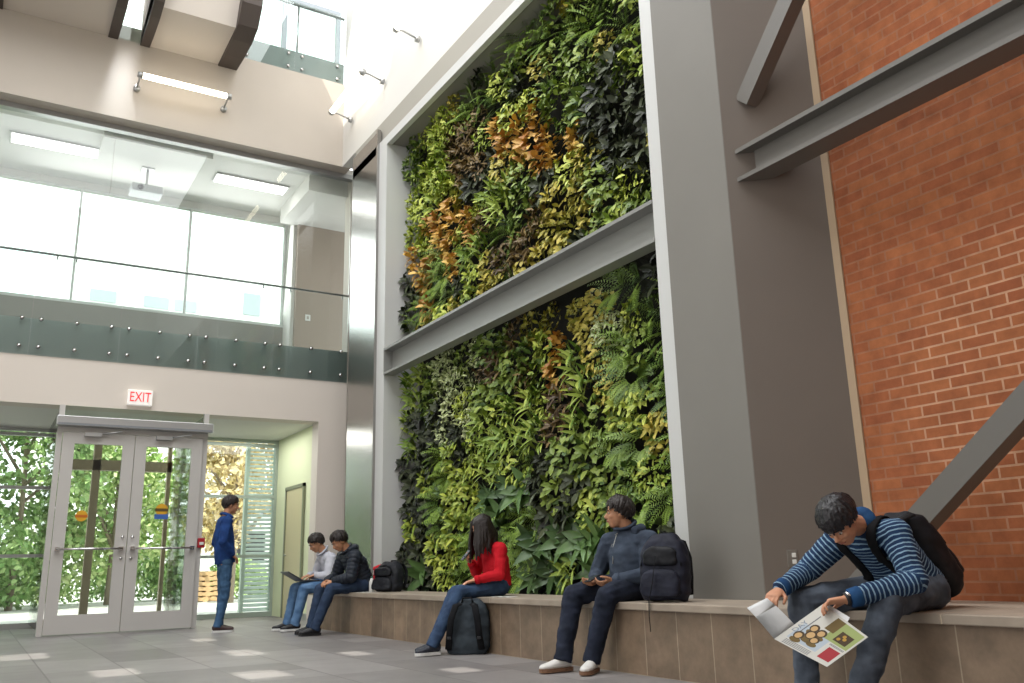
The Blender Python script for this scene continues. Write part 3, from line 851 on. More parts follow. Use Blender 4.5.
# ------------------------------------------------------------------ outside: trees, pallets, louver, buildings
def tree(x, y, h, r, mat, label, name='tree', n=1500, seed=1, low=0.25, ls=0.21):
    rnd = random.Random(seed)
    t = thing(name, label, 'tree', (x, y, 0))
    mb = MB()
    top = V((x, y, h*0.75))
    mb.tube([(x, y, -0.05), (x+0.05, y, h*0.3), tuple(top)], [0.09, 0.07, 0.02], 8)
    for k in range(5):
        a = rnd.uniform(0, 2*PI)
        q = V((x, y, h*rnd.uniform(0.2, 0.55)))
        mb.tube([q, q+V((math.cos(a)*r*0.35, math.sin(a)*r*0.35, h*0.12)), q+V((math.cos(a)*r*0.75, math.sin(a)*r*0.75, h*0.2))], [0.05, 0.035, 0.012], 6)
    mb.build('trunk', M('bark', '8f8272', 0.9), t)
    b = LB()
    blobs = [(rnd.uniform(-.55, .55)*r, rnd.uniform(-.55, .55)*r, h*rnd.uniform(low, 0.92), rnd.uniform(.3, .5)*r) for _ in range(20)]
    for k in range(n):
        bx, by, bz, br = blobs[k % 20]
        d = rvec(rnd).normalized()*br*rnd.uniform(0.5, 1)
        b.leaf(V((bx, by, bz))+d+V((x, y, 0)), rvec(rnd), rvec(rnd), ls*rnd.uniform(.7, 1.2), ls*0.6, 0.3, rnd.random(), 2, 0.2)
    o = bpy.data.objects.new('crown', b.mesh('crown', mat)); COL.objects.link(o)
    adopt(o, t)
lm_g = leaf_mat('tree_green', '8fb363', 'd6e4a6')
lm_y = leaf_mat('tree_autumn', 'c4b078', 'ead8b4')
lm_d = leaf_mat('tree_dark_green', '76995a', 'b8d08e')
tree(-2.6, 23.5, 7.5, 2.6, lm_g, 'bright green tree outside, behind the left sidelight', n=8500, seed=3, low=0.1)
tree(0.9, 25.5, 7.0, 2.4, lm_d, 'darker green tree outside, seen through the left entrance door', n=8000, seed=5, low=0.1)
tree(3.3, 27, 6.8, 2.2, lm_g, 'leafy green tree outside, seen through the right entrance door', n=7500, seed=7, low=0.15)
tree(6.0, 24.5, 6.2, 1.9, lm_y, 'tree with autumn yellow leaves outside, behind the standing man', 'autumn_tree', n=4200, seed=9, low=0.3, ls=0.2)
tree(-6.5, 26, 8, 3, lm_d, 'dark green tree outside at the left edge of the picture', n=8000, seed=12, low=0.1)
# low planting
def shrub(x, y, w, h, mat, label, seed):
    rnd = random.Random(seed)
    b = LB()
    for k in range(2600):
        d = rvec(rnd).normalized()
        p = V((x+d.x*w*rnd.uniform(.4, 1), y+d.y*1.0*rnd.uniform(.4, 1), abs(d.z)*h*rnd.uniform(.5, 1)))
        b.leaf(p, rvec(rnd)+UP, rvec(rnd), 0.2, 0.08, 0.3, rnd.random(), 2, 0.2)
    o = bpy.data.objects.new('shrub', b.mesh('shrub', mat)); COL.objects.link(o)
    tag(o, label, 'shrub')
for i, (x, y, w, h, mt, lab) in enumerate(((-2.6, 28.3, 2.6, 1.9, lm_g, 'low green shrub outside the left sidelight'), (1.2, 29.0, 1.7, 1.7, lm_g, 'low green shrub behind the vestibule, left door side'),
                                           (4.3, 29.5, 1.7, 1.8, lm_d, 'low dark green shrub behind the vestibule, right door side'), (7.2, 28.6, 1.2, 1.2, lm_g, 'low green shrub outside behind the standing man'))):
    shrub(x, y, w, h, mt, lab, 40+i)
# low white wall and buildings
bl = thing('low_building', 'low white building outside behind the autumn tree', 'building', (7, 34, 0))
MB().box((5.5, 34, -0.1), (18, 40, 2.9)).build('wall', M('white_render', 'e2e2e0', 0.8), bl)
MB().box((5.4, 33.9, 2.9), (18.1, 40.1, 3.1)).build('roof', m_grille, bl)
MB().box((7.9, 33.95, 1.1), (9.5, 34.0, 2.2)).build('window', m_black, bl)
b2 = thing('tall_building', 'pale building outside, seen through the upper floor windows', 'building', (10, 46, 0))
MB().box((2, 46, -0.1), (20, 60, 16.4)).build('wall', M('pale_render', 'f0efec', 0.8), b2)
m_fw = M('far_window', 'aab2b6', 0.3)
for x0, x1, z0, z1 in ((11.1, 12.0, 14.24, 15.45), (6.1, 7.3, 14.0, 14.6), (7.6, 8.7, 14.0, 14.6), (3.6, 4.8, 14.0, 14.6)):
    MB().box((x0, 45.93, z0), (x1, 46.0, z1)).build('window', m_fw, b2)
# louver screen outside the right sidelight
lv = thing('louver_screen', 'pale green louvered screen outside the right sidelight', 'louver', (4.45, 16.4, 0))
MB().box((4.16, 16.3, 0), (4.22, 16.42, 3.1)).box((4.68, 16.3, 0), (4.74, 16.42, 3.1)).build('louver_frame', m_louver, lv)
mb = MB()
z = 0.08
while z < 3.05:
    mb.add([(4.2, 16.31, z), (4.7, 16.31, z), (4.7, 16.40, z+0.05), (4.2, 16.40, z+0.05), (4.2, 16.31, z+0.008), (4.7, 16.31, z+0.008), (4.7, 16.40, z+0.058), (4.2, 16.40, z+0.058)],
           [(0, 3, 2, 1), (4, 5, 6, 7), (0, 1, 5, 4), (1, 2, 6, 5), (2, 3, 7, 6), (3, 0, 4, 7)])
    z += 0.075
mb.build('slat', m_louver, lv)
# stack of pallets
m_wood = M('pallet_wood', 'd2ad82', 0.8, var=0.2, vscale=8)
def pallet():
    r = thing('wooden_pallet', 'x', 'pallet', (0, 0, 0), 'stacked wooden pallets outside')
    for k in range(5):
        MB().box((-0.5+k*0.22, -0.5, 0.115), (-0.38+k*0.22, 0.5, 0.137)).build('deck_board', m_wood, r)
    for y in (-0.5, -0.05, 0.4):
        MB().box((-0.5, y, 0.022), (0.5, y+0.1, 0.115)).build('stringer', m_wood, r)
    for k in range(3):
        MB().box((-0.5+k*0.44, -0.5, 0), (-0.38+k*0.44, 0.5, 0.022)).build('bottom_board', m_wood, r)
    return r
def copy_tree(o, parent=None):
    c = o.copy(); COL.objects.link(c); c.parent = parent
    for ch in [x for x in bpy.data.objects if x.parent == o]:
        copy_tree(ch, c)
    return c
p0 = pallet()
PL = ['lowest wooden pallet of the stack outside the glass', 'second wooden pallet from the ground in the stack outside', 'third wooden pallet from the ground in the stack outside',
      'fourth wooden pallet from the ground in the stack outside', 'fifth wooden pallet from the ground in the stack outside', 'topmost wooden pallet of the stack outside the glass']
for i in range(6):
    o = p0 if i == 0 else copy_tree(p0)
    o.location = (5.78+0.03*(i % 2), 26.8, -0.02+0.139*i); o.rotation_euler.z = 0.06*(i % 3)-0.05
    o['label'] = PL[i]
# ------------------------------------------------------------------ figures
SCRATCH = bpy.data.scenes.new('scratch')
def push(me, fn):
    n = len(me.vertices)
    co, no = [0.0]*(3*n), [0.0]*(3*n)
    me.vertices.foreach_get('co', co)
    me.vertex_normals.foreach_get('vector', no)
    out = []
    for i in range(n):
        out.extend(fn(V(co[3*i:3*i+3]), V(no[3*i:3*i+3])))
    me.vertices.foreach_set('co', out)
    me.update()
def solid(mb, name, mat, parent=None, voxel=0.008, smooth=3, wrinkle=None, stripe=None, origin=None):
    """one continuous surface grown from the overlapping closed pieces in mb"""
    me = mb.mesh('tmp', mat)
    o = bpy.data.objects.new('tmp', me); SCRATCH.collection.objects.link(o)
    r = o.modifiers.new('r', 'REMESH'); r.mode = 'VOXEL'; r.voxel_size = voxel
    if smooth:
        s = o.modifiers.new('s', 'SMOOTH'); s.factor = 0.5; s.iterations = smooth
    vl = SCRATCH.view_layers[0]; vl.update()
    me2 = bpy.data.meshes.new_from_object(o.evaluated_get(vl.depsgraph))
    bpy.data.objects.remove(o); bpy.data.meshes.remove(me)
    me2.name = name
    if wrinkle:
        amp, fr = wrinkle
        def wk(co, nor):
            p = co*fr
            return co+nor*amp*(noise.noise(V((p.x, p.y, p.z*1.6)))+0.5*noise.noise(V((p.x*2.3+7, p.y*2.3, p.z*3.0))))
        push(me2, wk)
    if stripe:
        at = me2.attributes.new('along', 'FLOAT', 'POINT')
        at.data.foreach_set('value', [stripe(v.co) for v in me2.vertices])
    me2.materials.clear(); me2.materials.append(mat)
    me2.polygons.foreach_set('use_smooth', [True]*len(me2.polygons))
    if origin is not None:
        me2.transform(Matrix.Translation(-V(origin)))
    me2.update()
    o = bpy.data.objects.new(name, me2); COL.objects.link(o)
    if origin is not None: o.location = origin
    adopt2(o, parent)
    return o

def adopt2(o, parent):
    if parent is not None:
        o.parent = parent
        o.matrix_parent_inverse = Matrix.Translation(-V(parent.location))

def put(mb, name, mat, parent):
    o = mb.build(name, mat)
    adopt2(o, parent)
    return o

def along_segments(segs, scale=1.0):
    segs = [(V(a), V(b), off) for a, b, off in segs]
    def f(p):
        best, val = 9e9, 0
        for a, b, off in segs:
            d = b-a; L = d.length; t = (p-a).dot(d)/(L*L); tc = min(1, max(0, t))
            dist = (p-(a+d*tc)).length
            if dist < best: best, val = dist, off+t*L
        return val
    return f

def cloth_mat(name, c, c2=None, rough=0.85, weave=300, bump=0.15, stripes=None, quilt=None, fade=None):
    m = M(name, c, rough, spec=0.2, var=0.10, vscale=9, bump=bump, bscale=weave, col2=c2)
    nt = m.node_tree; L = nt.links.new
    b = nt.nodes['Principled BSDF']
    if stripes:
        per, duty, sc_, sl = stripes
        a = nt.nodes.new('ShaderNodeAttribute'); a.attribute_name = 'along'
        tcs = nt.nodes.new('ShaderNodeTexCoord')
        ns = nt.nodes.new('ShaderNodeTexNoise'); ns.inputs['Scale'].default_value = 25
        L(tcs.outputs['Object'], ns.inputs['Vector'])
        ad = nt.nodes.new('ShaderNodeMath'); ad.operation = 'MULTIPLY_ADD'; ad.inputs[1].default_value = 0.010
        L(ns.outputs[0], ad.inputs[0]); L(a.outputs['Fac'], ad.inputs[2])
        dv = nt.nodes.new('ShaderNodeMath'); dv.operation = 'DIVIDE'; dv.inputs[1].default_value = per
        L(ad.outputs[0], dv.inputs[0])
        fr = nt.nodes.new('ShaderNodeMath'); fr.operation = 'FRACT'
        L(dv.outputs[0], fr.inputs[0])
        lt = nt.nodes.new('ShaderNodeMath'); lt.operation = 'LESS_THAN'; lt.inputs[1].default_value = duty
        L(fr.outputs[0], lt.inputs[0])
        mx = nt.nodes.new('ShaderNodeMixRGB')
        src = b.inputs['Base Color'].links[0].from_socket
        L(lt.outputs[0], mx.inputs[0]); L(src, mx.inputs[1]); mx.inputs[2].default_value = (*hx(sc_), 1)
        L(mx.outputs[0], b.inputs['Base Color'])
    return m

def skin_mat(name, c):
    m = M(name, c, 0.5, spec=0.35, var=0.06, vscale=30)
    m.node_tree.nodes['Principled BSDF'].inputs['Subsurface Weight'].default_value = 0.08
    m.node_tree.nodes['Principled BSDF'].inputs['Subsurface Radius'].default_value = (0.02, 0.008, 0.004)
    return m

m_eye = M('eye_white', 'b9b2aa', 0.4)
m_iris = M('iris_dark', '1c130e', 0.2)

def hand(mb, w, d, n, t, curl=0.5, sc_=1.0, thumb_in=0.3, fan=1.0):
    """w wrist, d towards the fingers, n out of the palm, t towards the thumb; curl bends the fingers to the palm"""
    w, d = V(w), V(d).normalized()
    n = V(n); n = (n-d*n.dot(d)).normalized()
    t0 = V(t); s = d.cross(n)
    t = s if s.dot(t0) > 0 else -s
    S = sc_
    mb.tube([w-d*0.02*S, w+d*0.01*S, w+d*0.045*S, w+d*0.082*S, w+d*0.094*S], [(0.024*S, 0.02*S), (0.028*S, 0.018*S), (0.040*S, 0.0165*S), (0.041*S, 0.0145*S), (0.034*S, 0.010*S)], 14, lat=t)
    for off, L, r in ((0.030, 0.070, 0.0088), (0.010, 0.079, 0.0092), (-0.011, 0.073, 0.0088), (-0.030, 0.057, 0.0078)):
        p = w+d*(0.082-abs(off)*0.12)*S+t*off*S
        dd = (d+t*off*2.2*fan).normalized()
        c = curl*(1.0+0.25*(0.03-off)*10)
        ang = 0.0
        for k, (fr, rr) in enumerate(((0.45, 1.0), (0.31, 0.93), (0.24, 0.85))):
            ang += c*(0.55 if k == 0 else 0.8)
            v = dd*math.cos(ang)+n*math.sin(ang)
            q = p+v*L*fr*S
            mb.cap(p, q, r*rr*S, r*rr*0.93*S, 9)
            p = q
    p = w+d*0.022*S+t*0.026*S+n*0.006*S
    v1 = (d*0.72+t*0.70+n*0.25).normalized()
    v2 = (d*0.95+t*(0.35-thumb_in)+n*(0.2+thumb_in)).normalized()
    q = p+v1*0.045*S
    mb.cap(p, q, 0.0135*S, 0.0105*S, 9)
    mb.cap(q, q+v2*0.032*S, 0.0105*S, 0.0082*S, 9)
    return w+d*0.09*S+n*0.02*S

def shoe(an, toe, parent, m_up, m_sole, name='shoe', laces=None, L=0.27, lift=0.0):
    """shoe under ankle an pointing along toe (horizontal)"""
    an = V(an); f = V(toe); f.z = 0; f.normalize()
    s = V((-f.y, f.x, 0)); zb = an.z-0.092+lift
    heel = V((an.x, an.y, 0))-f*0.07
    def P(a, b, z): return heel+f*a*L+s*b+V((0, 0, zb+z))
    mb = MB()
    mb.tube([P(0.0, 0, 0.05), P(0.06, 0, 0.055), P(0.25, 0, 0.06), P(0.5, 0, 0.05), P(0.75, 0, 0.038), P(0.92, 0, 0.034), P(1.0, 0, 0.03)],
            [(0.018, 0.02), (0.033, 0.035), (0.038, 0.045), (0.042, 0.036), (0.046, 0.028), (0.036, 0.022), (0.012, 0.01)], 14, lat=s)
    mb.tube([P(0.24, 0, 0.05), P(0.24, 0, 0.1)], [(0.040, 0.05), (0.036, 0.044)], 14, lat=s)
    o = solid(mb, name, m_up, parent, 0.006, 2)
    sm = MB()
    out = [(-0.01, 0.018), (0.05, 0.034), (0.25, 0.037), (0.5, 0.040), (0.72, 0.049), (0.88, 0.043), (0.98, 0.022), (1.01, 0.0)]
    pts = [(a, b) for a, b in out]+[(a, -b) for a, b in reversed(out[:-1])]
    n = len(pts)
    vs = [P(a, b, 0.0) for a, b in pts]+[P(a, b, 0.026) for a, b in pts]
    sm.add(vs, [tuple(range(n-1, -1, -1)), tuple(range(n, 2*n))]+[(i, (i+1) % n, n+(i+1) % n, n+i) for i in range(n)])
    so_ = sm.build('sole', m_sole); so_.parent = o
    if laces:
        lm = MB()
        for k in range(4):
            a = 0.42+k*0.08
            z = 0.086-k*0.009
            lm.tube([P(a, -0.024, z-0.008), P(a, 0, z+0.005), P(a, 0.024, z-0.007)], 0.0055, 6)
        lo = lm.build('laces', laces); lo.parent = o
    return o

def figure(name_label, J, skin, top, bottom, hairmat, hair='short', top_name='jacket', shoes=None, voxel=0.008, hs=1.0, g=1.0, hands=None, loose=1.0,
           collar=True, wr=(0.006, 11), top_stripe=False, quilt=None, torso_w=1.0, leg_w=1.0, hem=0.0, cuff_mat=None, collar_mat=None):
    P = {k: V(v) for k, v in J.items()}
    f = P['face'].normalized()
    u0 = P.get('hup', V((0, 0, 1)))
    u = (u0-f*u0.dot(f)).normalized()
    s = u.cross(f).normalized()              # towards the figure's left
    c = P['head']
    ax = (s, f, u)
    H = 1.0*hs
    shc = (P['shL']+P['shR'])/2
    lat = (P['shL']-P['shR']).normalized()
    body = MB()
    # head
    body.ell(c+u*0.03*H-f*0.012*H, (0.074*H, 0.094*H, 0.083*H), ax, 18, 12)
    body.ell(c-u*0.025*H+f*0.022*H, (0.063*H, 0.070*H, 0.085*H), ax, 16, 10)
    body.ell(c-u*0.078*H+f*0.048*H, (0.040*H, 0.036*H, 0.032*H), ax, 14, 8)
    body.ell(c+u*0.022*H+f*0.070*H, (0.050*H, 0.020*H, 0.014*H), ax, 12, 7)
    for q in (-1, 1):
        body.ell(c-u*0.022*H+f*0.062*H+s*q*0.036*H, (0.022*H, 0.022*H, 0.022*H), ax, 10, 6)
        body.ell(c-u*0.008*H-f*0.008*H+s*q*0.074*H, (0.011*H, 0.020*H, 0.031*H), ax, 10, 8)
    body.tube([c+u*0.012*H+f*0.080*H, c-u*0.012*H+f*0.098*H, c-u*0.028*H+f*0.108*H], [0.008*H, 0.011*H, 0.014*H], 10)
    body.ell(c-u*0.030*H+f*0.098*H, (0.018*H, 0.012*H, 0.010*H), ax, 10, 6)
    body.ell(c-u*0.052*H+f*0.086*H, (0.024*H, 0.010*H, 0.006*H), ax, 10, 6)
    body.ell(c-u*0.062*H+f*0.084*H, (0.021*H, 0.011*H, 0.007*H), ax, 10, 6)
    nb = P['neck']
    body.tube([nb-(nb-c).normalized()*-0.06, nb, c-u*0.045*H-f*0.02*H], [0.066*g, 0.056*g, 0.054*H], 14)
    # trunk, arms, legs
    body.tube([P['pelv']-V((0, 0, 0.04)), (P['pelv']+P['chest'])/2, P['chest'], shc, nb], [(0.14*g, 0.10*g), (0.13*g, 0.095*g), (0.15*g, 0.105*g), (0.13*g, 0.08*g), (0.055*g, 0.055*g)], 16, lat=lat)
    for S_ in 'LR':
        sh, el, wr_ = P['sh'+S_], P['el'+S_], P['wr'+S_]
        body.cap(shc, sh, 0.06*g, 0.056*g)
        body.cap(sh, el, 0.052*g, 0.040*g); body.cap(el, wr_, 0.040*g, 0.026*g)
        hi, kn, an = P['hip'+S_], P['knee'+S_], P['an'+S_]
        body.cap(P['pelv'], hi, 0.09*g, 0.09*g)
        body.cap(hi, kn, 0.080*g, 0.055*g); body.cap(kn, an, 0.052*g, 0.036*g)
        td = P['toe'+S_]; td.z = 0; td.normalize()
        body.cap(an-V((0, 0, 0.045)), an+td*0.13-V((0, 0, 0.06)), 0.03*g, 0.024*g)
        if hands and S_ in hands:
            h = hands[S_]
            hand(body, wr_, h['d'], h['n'], h['t'], h.get('curl', 0.6), h.get('s', g), h.get('ti', 0.3), h.get('fan', 1.0))
    root = solid(body, 'person', skin, None, voxel*0.72, 2, origin=tuple(P['pelv']))
    tag(root, name_label, 'person')
    # eyes, brows, lips
    for q in (-1, 1):
        e = MB(); e.ell(c+u*0.004*H+f*0.079*H+s*q*0.030*H, (0.0115*H, 0.0075*H, 0.0055*H), ax, 12, 8)
        eo = put(e, 'eye', m_eye, root)
        e = MB(); e.ell(c+u*0.003*H+f*0.0838*H+s*q*0.030*H, (0.0062*H, 0.004*H, 0.0056*H), ax, 10, 6)
        io = e.build('iris', m_iris); io.parent = eo
        e = MB(); e.tube([c+u*0.024*H+f*0.090*H+s*q*0.014*H, c+u*0.030*H+f*0.088*H+s*q*0.032*H, c+u*0.024*H+f*0.078*H+s*q*0.048*H], [0.004*H, 0.0045*H, 0.003*H], 8)
        put(e, 'eyebrow', hairmat, root)
    e = MB(); e.tube([c-u*0.056*H+f*0.088*H-s*0.022*H, c-u*0.055*H+f*0.0965*H, c-u*0.056*H+f*0.088*H+s*0.022*H], [0.003*H, 0.0055*H, 0.003*H], 8)
    put(e, 'mouth', M('lips', '9a5f52', 0.5), root)
    # top garment
    k = loose
    T = MB()
    wv = torso_w
    T.tube([P['pelv']-(P['chest']-P['pelv']).normalized()*(0.02+hem), P['pelv'].lerp(P['chest'], 0.25), P['pelv'].lerp(P['chest'], 0.6), P['chest'], shc+(nb-shc)*0.15, nb+(nb-shc)*0.05],
           [(0.178*g*wv, 0.132*g*wv), (0.176*g*wv, 0.135*g*wv), (0.170*g*wv, 0.132*g*wv), (0.178*g*wv, 0.132*g*wv), (0.15*g, 0.10*g), (0.072*g, 0.07*g)], 22, lat=lat)
    for S_ in 'LR':
        sh, el, wr_ = P['sh'+S_], P['el'+S_], P['wr'+S_]
        T.cap(shc+(nb-shc)*0.1, sh, 0.085*g, 0.078*g*k)
        T.cap(sh, el, 0.076*g*k, 0.060*g*k)
        e2 = el+(wr_-el)*0.90
        T.cap(el, e2, 0.060*g*k, 0.043*g*k)
    stf = None
    if top_stripe:
        L0 = (P['neck']-P['pelv']).length
        stf = along_segments([(P['pelv'], P['chest'], 0), (P['chest'], nb, (P['chest']-P['pelv']).length)] +
                             [x for S_ in 'LR' for x in ((P['sh'+S_], P['el'+S_], 2.0), (P['el'+S_], P['wr'+S_], 2.0+(P['el'+S_]-P['sh'+S_]).length))])
    jo = solid(T, top_name, top, root, voxel, 4, wr, stf)
    if quilt:
        qf = along_segments([(P['pelv'], P['chest'], 0), (P['chest'], nb, (P['chest']-P['pelv']).length)] +
                            [x for S_ in 'LR' for x in ((P['sh'+S_], P['el'+S_], 2.0), (P['el'+S_], P['wr'+S_], 2.0+(P['el'+S_]-P['sh'+S_]).length))])
        push(jo.data, lambda co, nor: co+nor*quilt[1]*abs(math.sin(PI*qf(co)/quilt[0])))
    for S_ in 'LR':
        el, wr_ = P['el'+S_], P['wr'+S_]
        a = el+(wr_-el)*0.80; b = el+(wr_-el)*0.97
        cu = MB(); cu.tube([a, a.lerp(b, 0.1), a.lerp(b, 0.9), b], [0.038*g*k, 0.047*g*k, 0.043*g*k, 0.034*g*k], 16)
        co = cu.build('cuff', cuff_mat or top); co.parent = jo
    if collar:
        hd_ = (c-nb).normalized()
        cc = MB()
        ring = []
        w2 = lat; d2 = hd_.cross(w2).normalized()
        for i in range(20):
            th = 2*PI*i/20
            ring.append(nb+hd_*0.035+w2*math.cos(th)*0.074*g+d2*math.sin(th)*0.074*g)
        cc.tube(ring, [(0.016, 0.034)]*20, 8, lat=None, closed=True)
        col = solid(cc, 'collar', collar_mat or top, None, 0.006, 3, (0.003, 20)); col.parent = jo
    # trousers
    Q = MB()
    Q.ell(P['pelv']-V((0, 0, 0.01)), (0.135*g*leg_w, 0.165*g*leg_w, 0.115*g) if abs(lat.y) > 0.5 else (0.165*g, 0.135*g, 0.115*g), None, 18, 12)
    for S_ in 'LR':
        hi, kn, an = P['hip'+S_], P['knee'+S_], P['an'+S_]
        Q.cap(P['pelv'], hi, 0.10*g, 0.105*g*leg_w)
        Q.cap(hi, kn, 0.098*g*leg_w, 0.072*g*leg_w)
        Q.tube([kn-(an-kn).normalized()*0.03, kn, kn.lerp(an, 0.35), kn.lerp(an, 0.8), an+(an-kn).normalized()*0.03], [0.06*g*leg_w, 0.072*g*leg_w, 0.068*g*leg_w, 0.060*g*leg_w, 0.062*g*leg_w], 16)
    solid(Q, 'trousers', bottom, root, voxel, 4, (wr[0]*1.2, wr[1]))
    # shoes
    mu, ms, ml = shoes
    for S_ in 'LR':
        shoe(P['an'+S_], P['toe'+S_], root, mu, ms, laces=ml, L=0.27*g)
    # hair
    rnd = random.Random(len(name_label))
    Hm = MB()
    Hm.ell(c+u*0.040*H-f*0.020*H, (0.079*H, 0.096*H, 0.083*H), ax, 18, 12)
    cs = c+u*0.028*H-f*0.014*H
    if hair != 'long':
        # locks combed from the crown
        ze, zs, zb = (0.06, -0.28, -0.60) if hair == 'mop' else (0.50, -0.36, -0.82)
        k_ = 1.07 if hair == 'mop' else 1.08
        c0 = V((0, -0.35, 0.94)).normalized()
        big = hair == 'mop'
        for i in range(190):
            a = -PI+2*PI*(i+rnd.uniform(-.5, .5))/95
            fr = math.cos(a)
            z = (zs+(ze-zs)*abs(fr)**1.2 if fr > 0 else zs+(zb-zs)*(-fr))
            # two layers: a ragged hairline, and shorter locks lifted above it
            z += rnd.uniform(-.16, .10) if i < 95 else rnd.uniform(0.1, 0.5)
            z = min(0.9, z)
            r = math.sqrt(max(0.05, 1-z*z))
            e_ = V((math.sin(a)*r, math.cos(a)*r, z))
            P_ = []
            ang = c0.angle(e_); axr = c0.cross(e_)
            t0 = rnd.uniform(0, 0.45)
            sw = rnd.uniform(-.10, .10)
            for q_, t in enumerate((t0, t0+(1-t0)*0.35, t0+(1-t0)*0.7, 1.0)):
                dl = Quaternion(V((0, 0, 1)), sw*q_) @ (Quaternion(axr, ang*t) @ c0)
                m_ = k_*(1+0.03*math.sin(i*1.7))+(rnd.uniform(-.02, .04) if q_ < 3 else rnd.uniform(-.01, .09))+(rnd.uniform(0.0, 0.10) if i >= 95 else 0)
                P_.append(cs+(s*dl.x*0.080+f*dl.y*0.099+u*dl.z*0.092)*H*m_)
            Hm.tube(P_, [0.008*H, 0.0100*H, 0.0095*H, 0.0055*H], 6)
        solid(Hm, 'hair', hairmat, root, 0.0042, 0, (0.0015, 60))
    else:
        for i in range(150):
            a = rnd.uniform(0.42, 2*PI-0.42)          # angle from the face round the head
            dx, dy = math.sin(a), math.cos(a)
            k2 = rnd.uniform(0.92, 1.12)
            p0 = cs+(s*dx*0.02+f*dy*0.03)*H+u*0.090*H
            p05 = cs+(s*dx*0.060+f*dy*0.072)*H*k2+u*0.072*H
            p1 = cs+(s*dx*0.088+f*dy*0.104)*H*k2+u*0.02*H
            back = max(0, -dy)
            p2 = p1+V((0.02*back, 0, -0.08))+(s*dx*0.018+f*dy*0.012)
            L = rnd.uniform(0.12, 0.24)
            wv_ = rnd.uniform(-.014, .014)
            p3 = p2+V((0.05*back+wv_, dx*-0.01, -L*0.5)); p4 = p3+V((0.02*back-wv_, rnd.uniform(-.012, .012), -L*0.5))
            Hm.tube([p0, p05, p1, p2, p3, p4], [0.010*H, 0.013*H, 0.014*H, 0.014, 0.012, 0.004], 6)
        solid(Hm, 'hair', hairmat, root, 0.0065, 1, (0.002, 50))
    return root, jo

h_black = M('hair_black', '17151a', 0.4, spec=0.5, bump=0.4, bscale=120)
h_dark = M('hair_dark_brown', '231b18', 0.45, spec=0.4, bump=0.4, bscale=120)
sk_a = skin_mat('skin_light_tan', 'c59072')
sk_b = skin_mat('skin_brown', 'b88768')
sk_c = skin_mat('skin_tan', 'b98566')
jeans = cloth_mat('blue_jeans', '2d3c55', '3d5270')
jeans_l = cloth_mat('light_blue_jeans', '4a6a90', '6a8bb0')
jeans_d = cloth_mat('dark_navy_trousers', '1d222e', '2a3040')
jeans_g = cloth_mat('grey_blue_jeans', '3c424c', '5d6571')
white_shoe = M('white_leather', 'd6d4d0', 0.5); brown_sole = M('brown_rubber', '7a5a44', 0.7); white_sole = M('white_rubber', 'd8d8d6', 0.6)
black_shoe = M('black_canvas', '1b1b20', 0.6); navy_shoe = M('navy_canvas', '232733', 0.6); black_sole = M('black_rubber', '141416', 0.7)
lace_w = M('grey_laces', '55565a', 0.7); lace_l = M('white_laces', 'dcdcdc', 0.7)

# 1 newspaper reader
F1 = dict(pelv=(4.36, 3.05, .60), chest=(4.15, 3.05, .79), neck=(3.985, 3.04, .915), head=(3.765, 3.005, .937), face=(-.60, -.06, -.80), hup=(-.7, 0, .7),
          shL=(4.01, 2.87, .865), shR=(4.0, 3.21, .855), elL=(3.95, 2.755, .64), elR=(3.90, 3.37, .69), wrL=(3.645, 2.92, .563), wrR=(3.665, 3.36, .602),
          hipL=(4.33, 2.95, .585), hipR=(4.33, 3.15, .585), kneeL=(3.84, 2.84, .545), kneeR=(3.83, 3.36, .535), anL=(3.62, 2.91, .10), anR=(3.75, 3.31, .10), toeL=(-1, -.15, 0), toeR=(-1, .2, 0))
m_sweater = cloth_mat('navy_striped_knit', '192c48', '223b5d', stripes=(0.024, 0.30, '7f9cb3', 0))
m_navy = cloth_mat('navy_knit', '1f4068', '28507c')

figure('person in a blue striped sweater bent over a newspaper, backpack on the back', F1, sk_a, m_sweater, jeans_g, h_black, 'mop', 'sweater', (black_shoe, black_sole, lace_w), 0.0065,
       hands=dict(L=dict(d=(-.70, .70, -.12), n=(-.2, -.1, -1), t=(0, 1, 0), curl=0.75, ti=0.5), R=dict(d=(-.9, -.25, -.35), n=(-.3, 0, -1), t=(0, -1, -.1), curl=0.7, ti=0.5)),
       top_stripe=True, cuff_mat=m_navy, collar_mat=m_navy, wr=(0.007, 10), leg_w=1.05, loose=1.05)
p1 = [o for o in bpy.data.objects if o.name == 'person'][0]
wa = MB(); e_, w_ = V(F1['elL']), V(F1['wrL']); d_ = (w_-e_).normalized()
wc = w_+d_*0.004
ring = [wc+V((0, 0, 1)).cross(d_).normalized()*math.cos(t*PI/10)*0.033+d_.cross(V((0, 0, 1)).cross(d_).normalized())*math.sin(t*PI/10)*0.030 for t in range(20)]
wa.tube(ring, [(0.003, 0.009)]*20, 8, closed=True)
wo = put(wa, 'watch', black_shoe, p1)
fc = wc+V((0, -.6, .8)).normalized()*0.033
nn = V((0, -.6, .8)).normalized()
wd = MB().tube([fc-nn*0.004, fc+nn*0.005], 0.018, 18).build('watch_case', m_chrome); wd.parent = wo

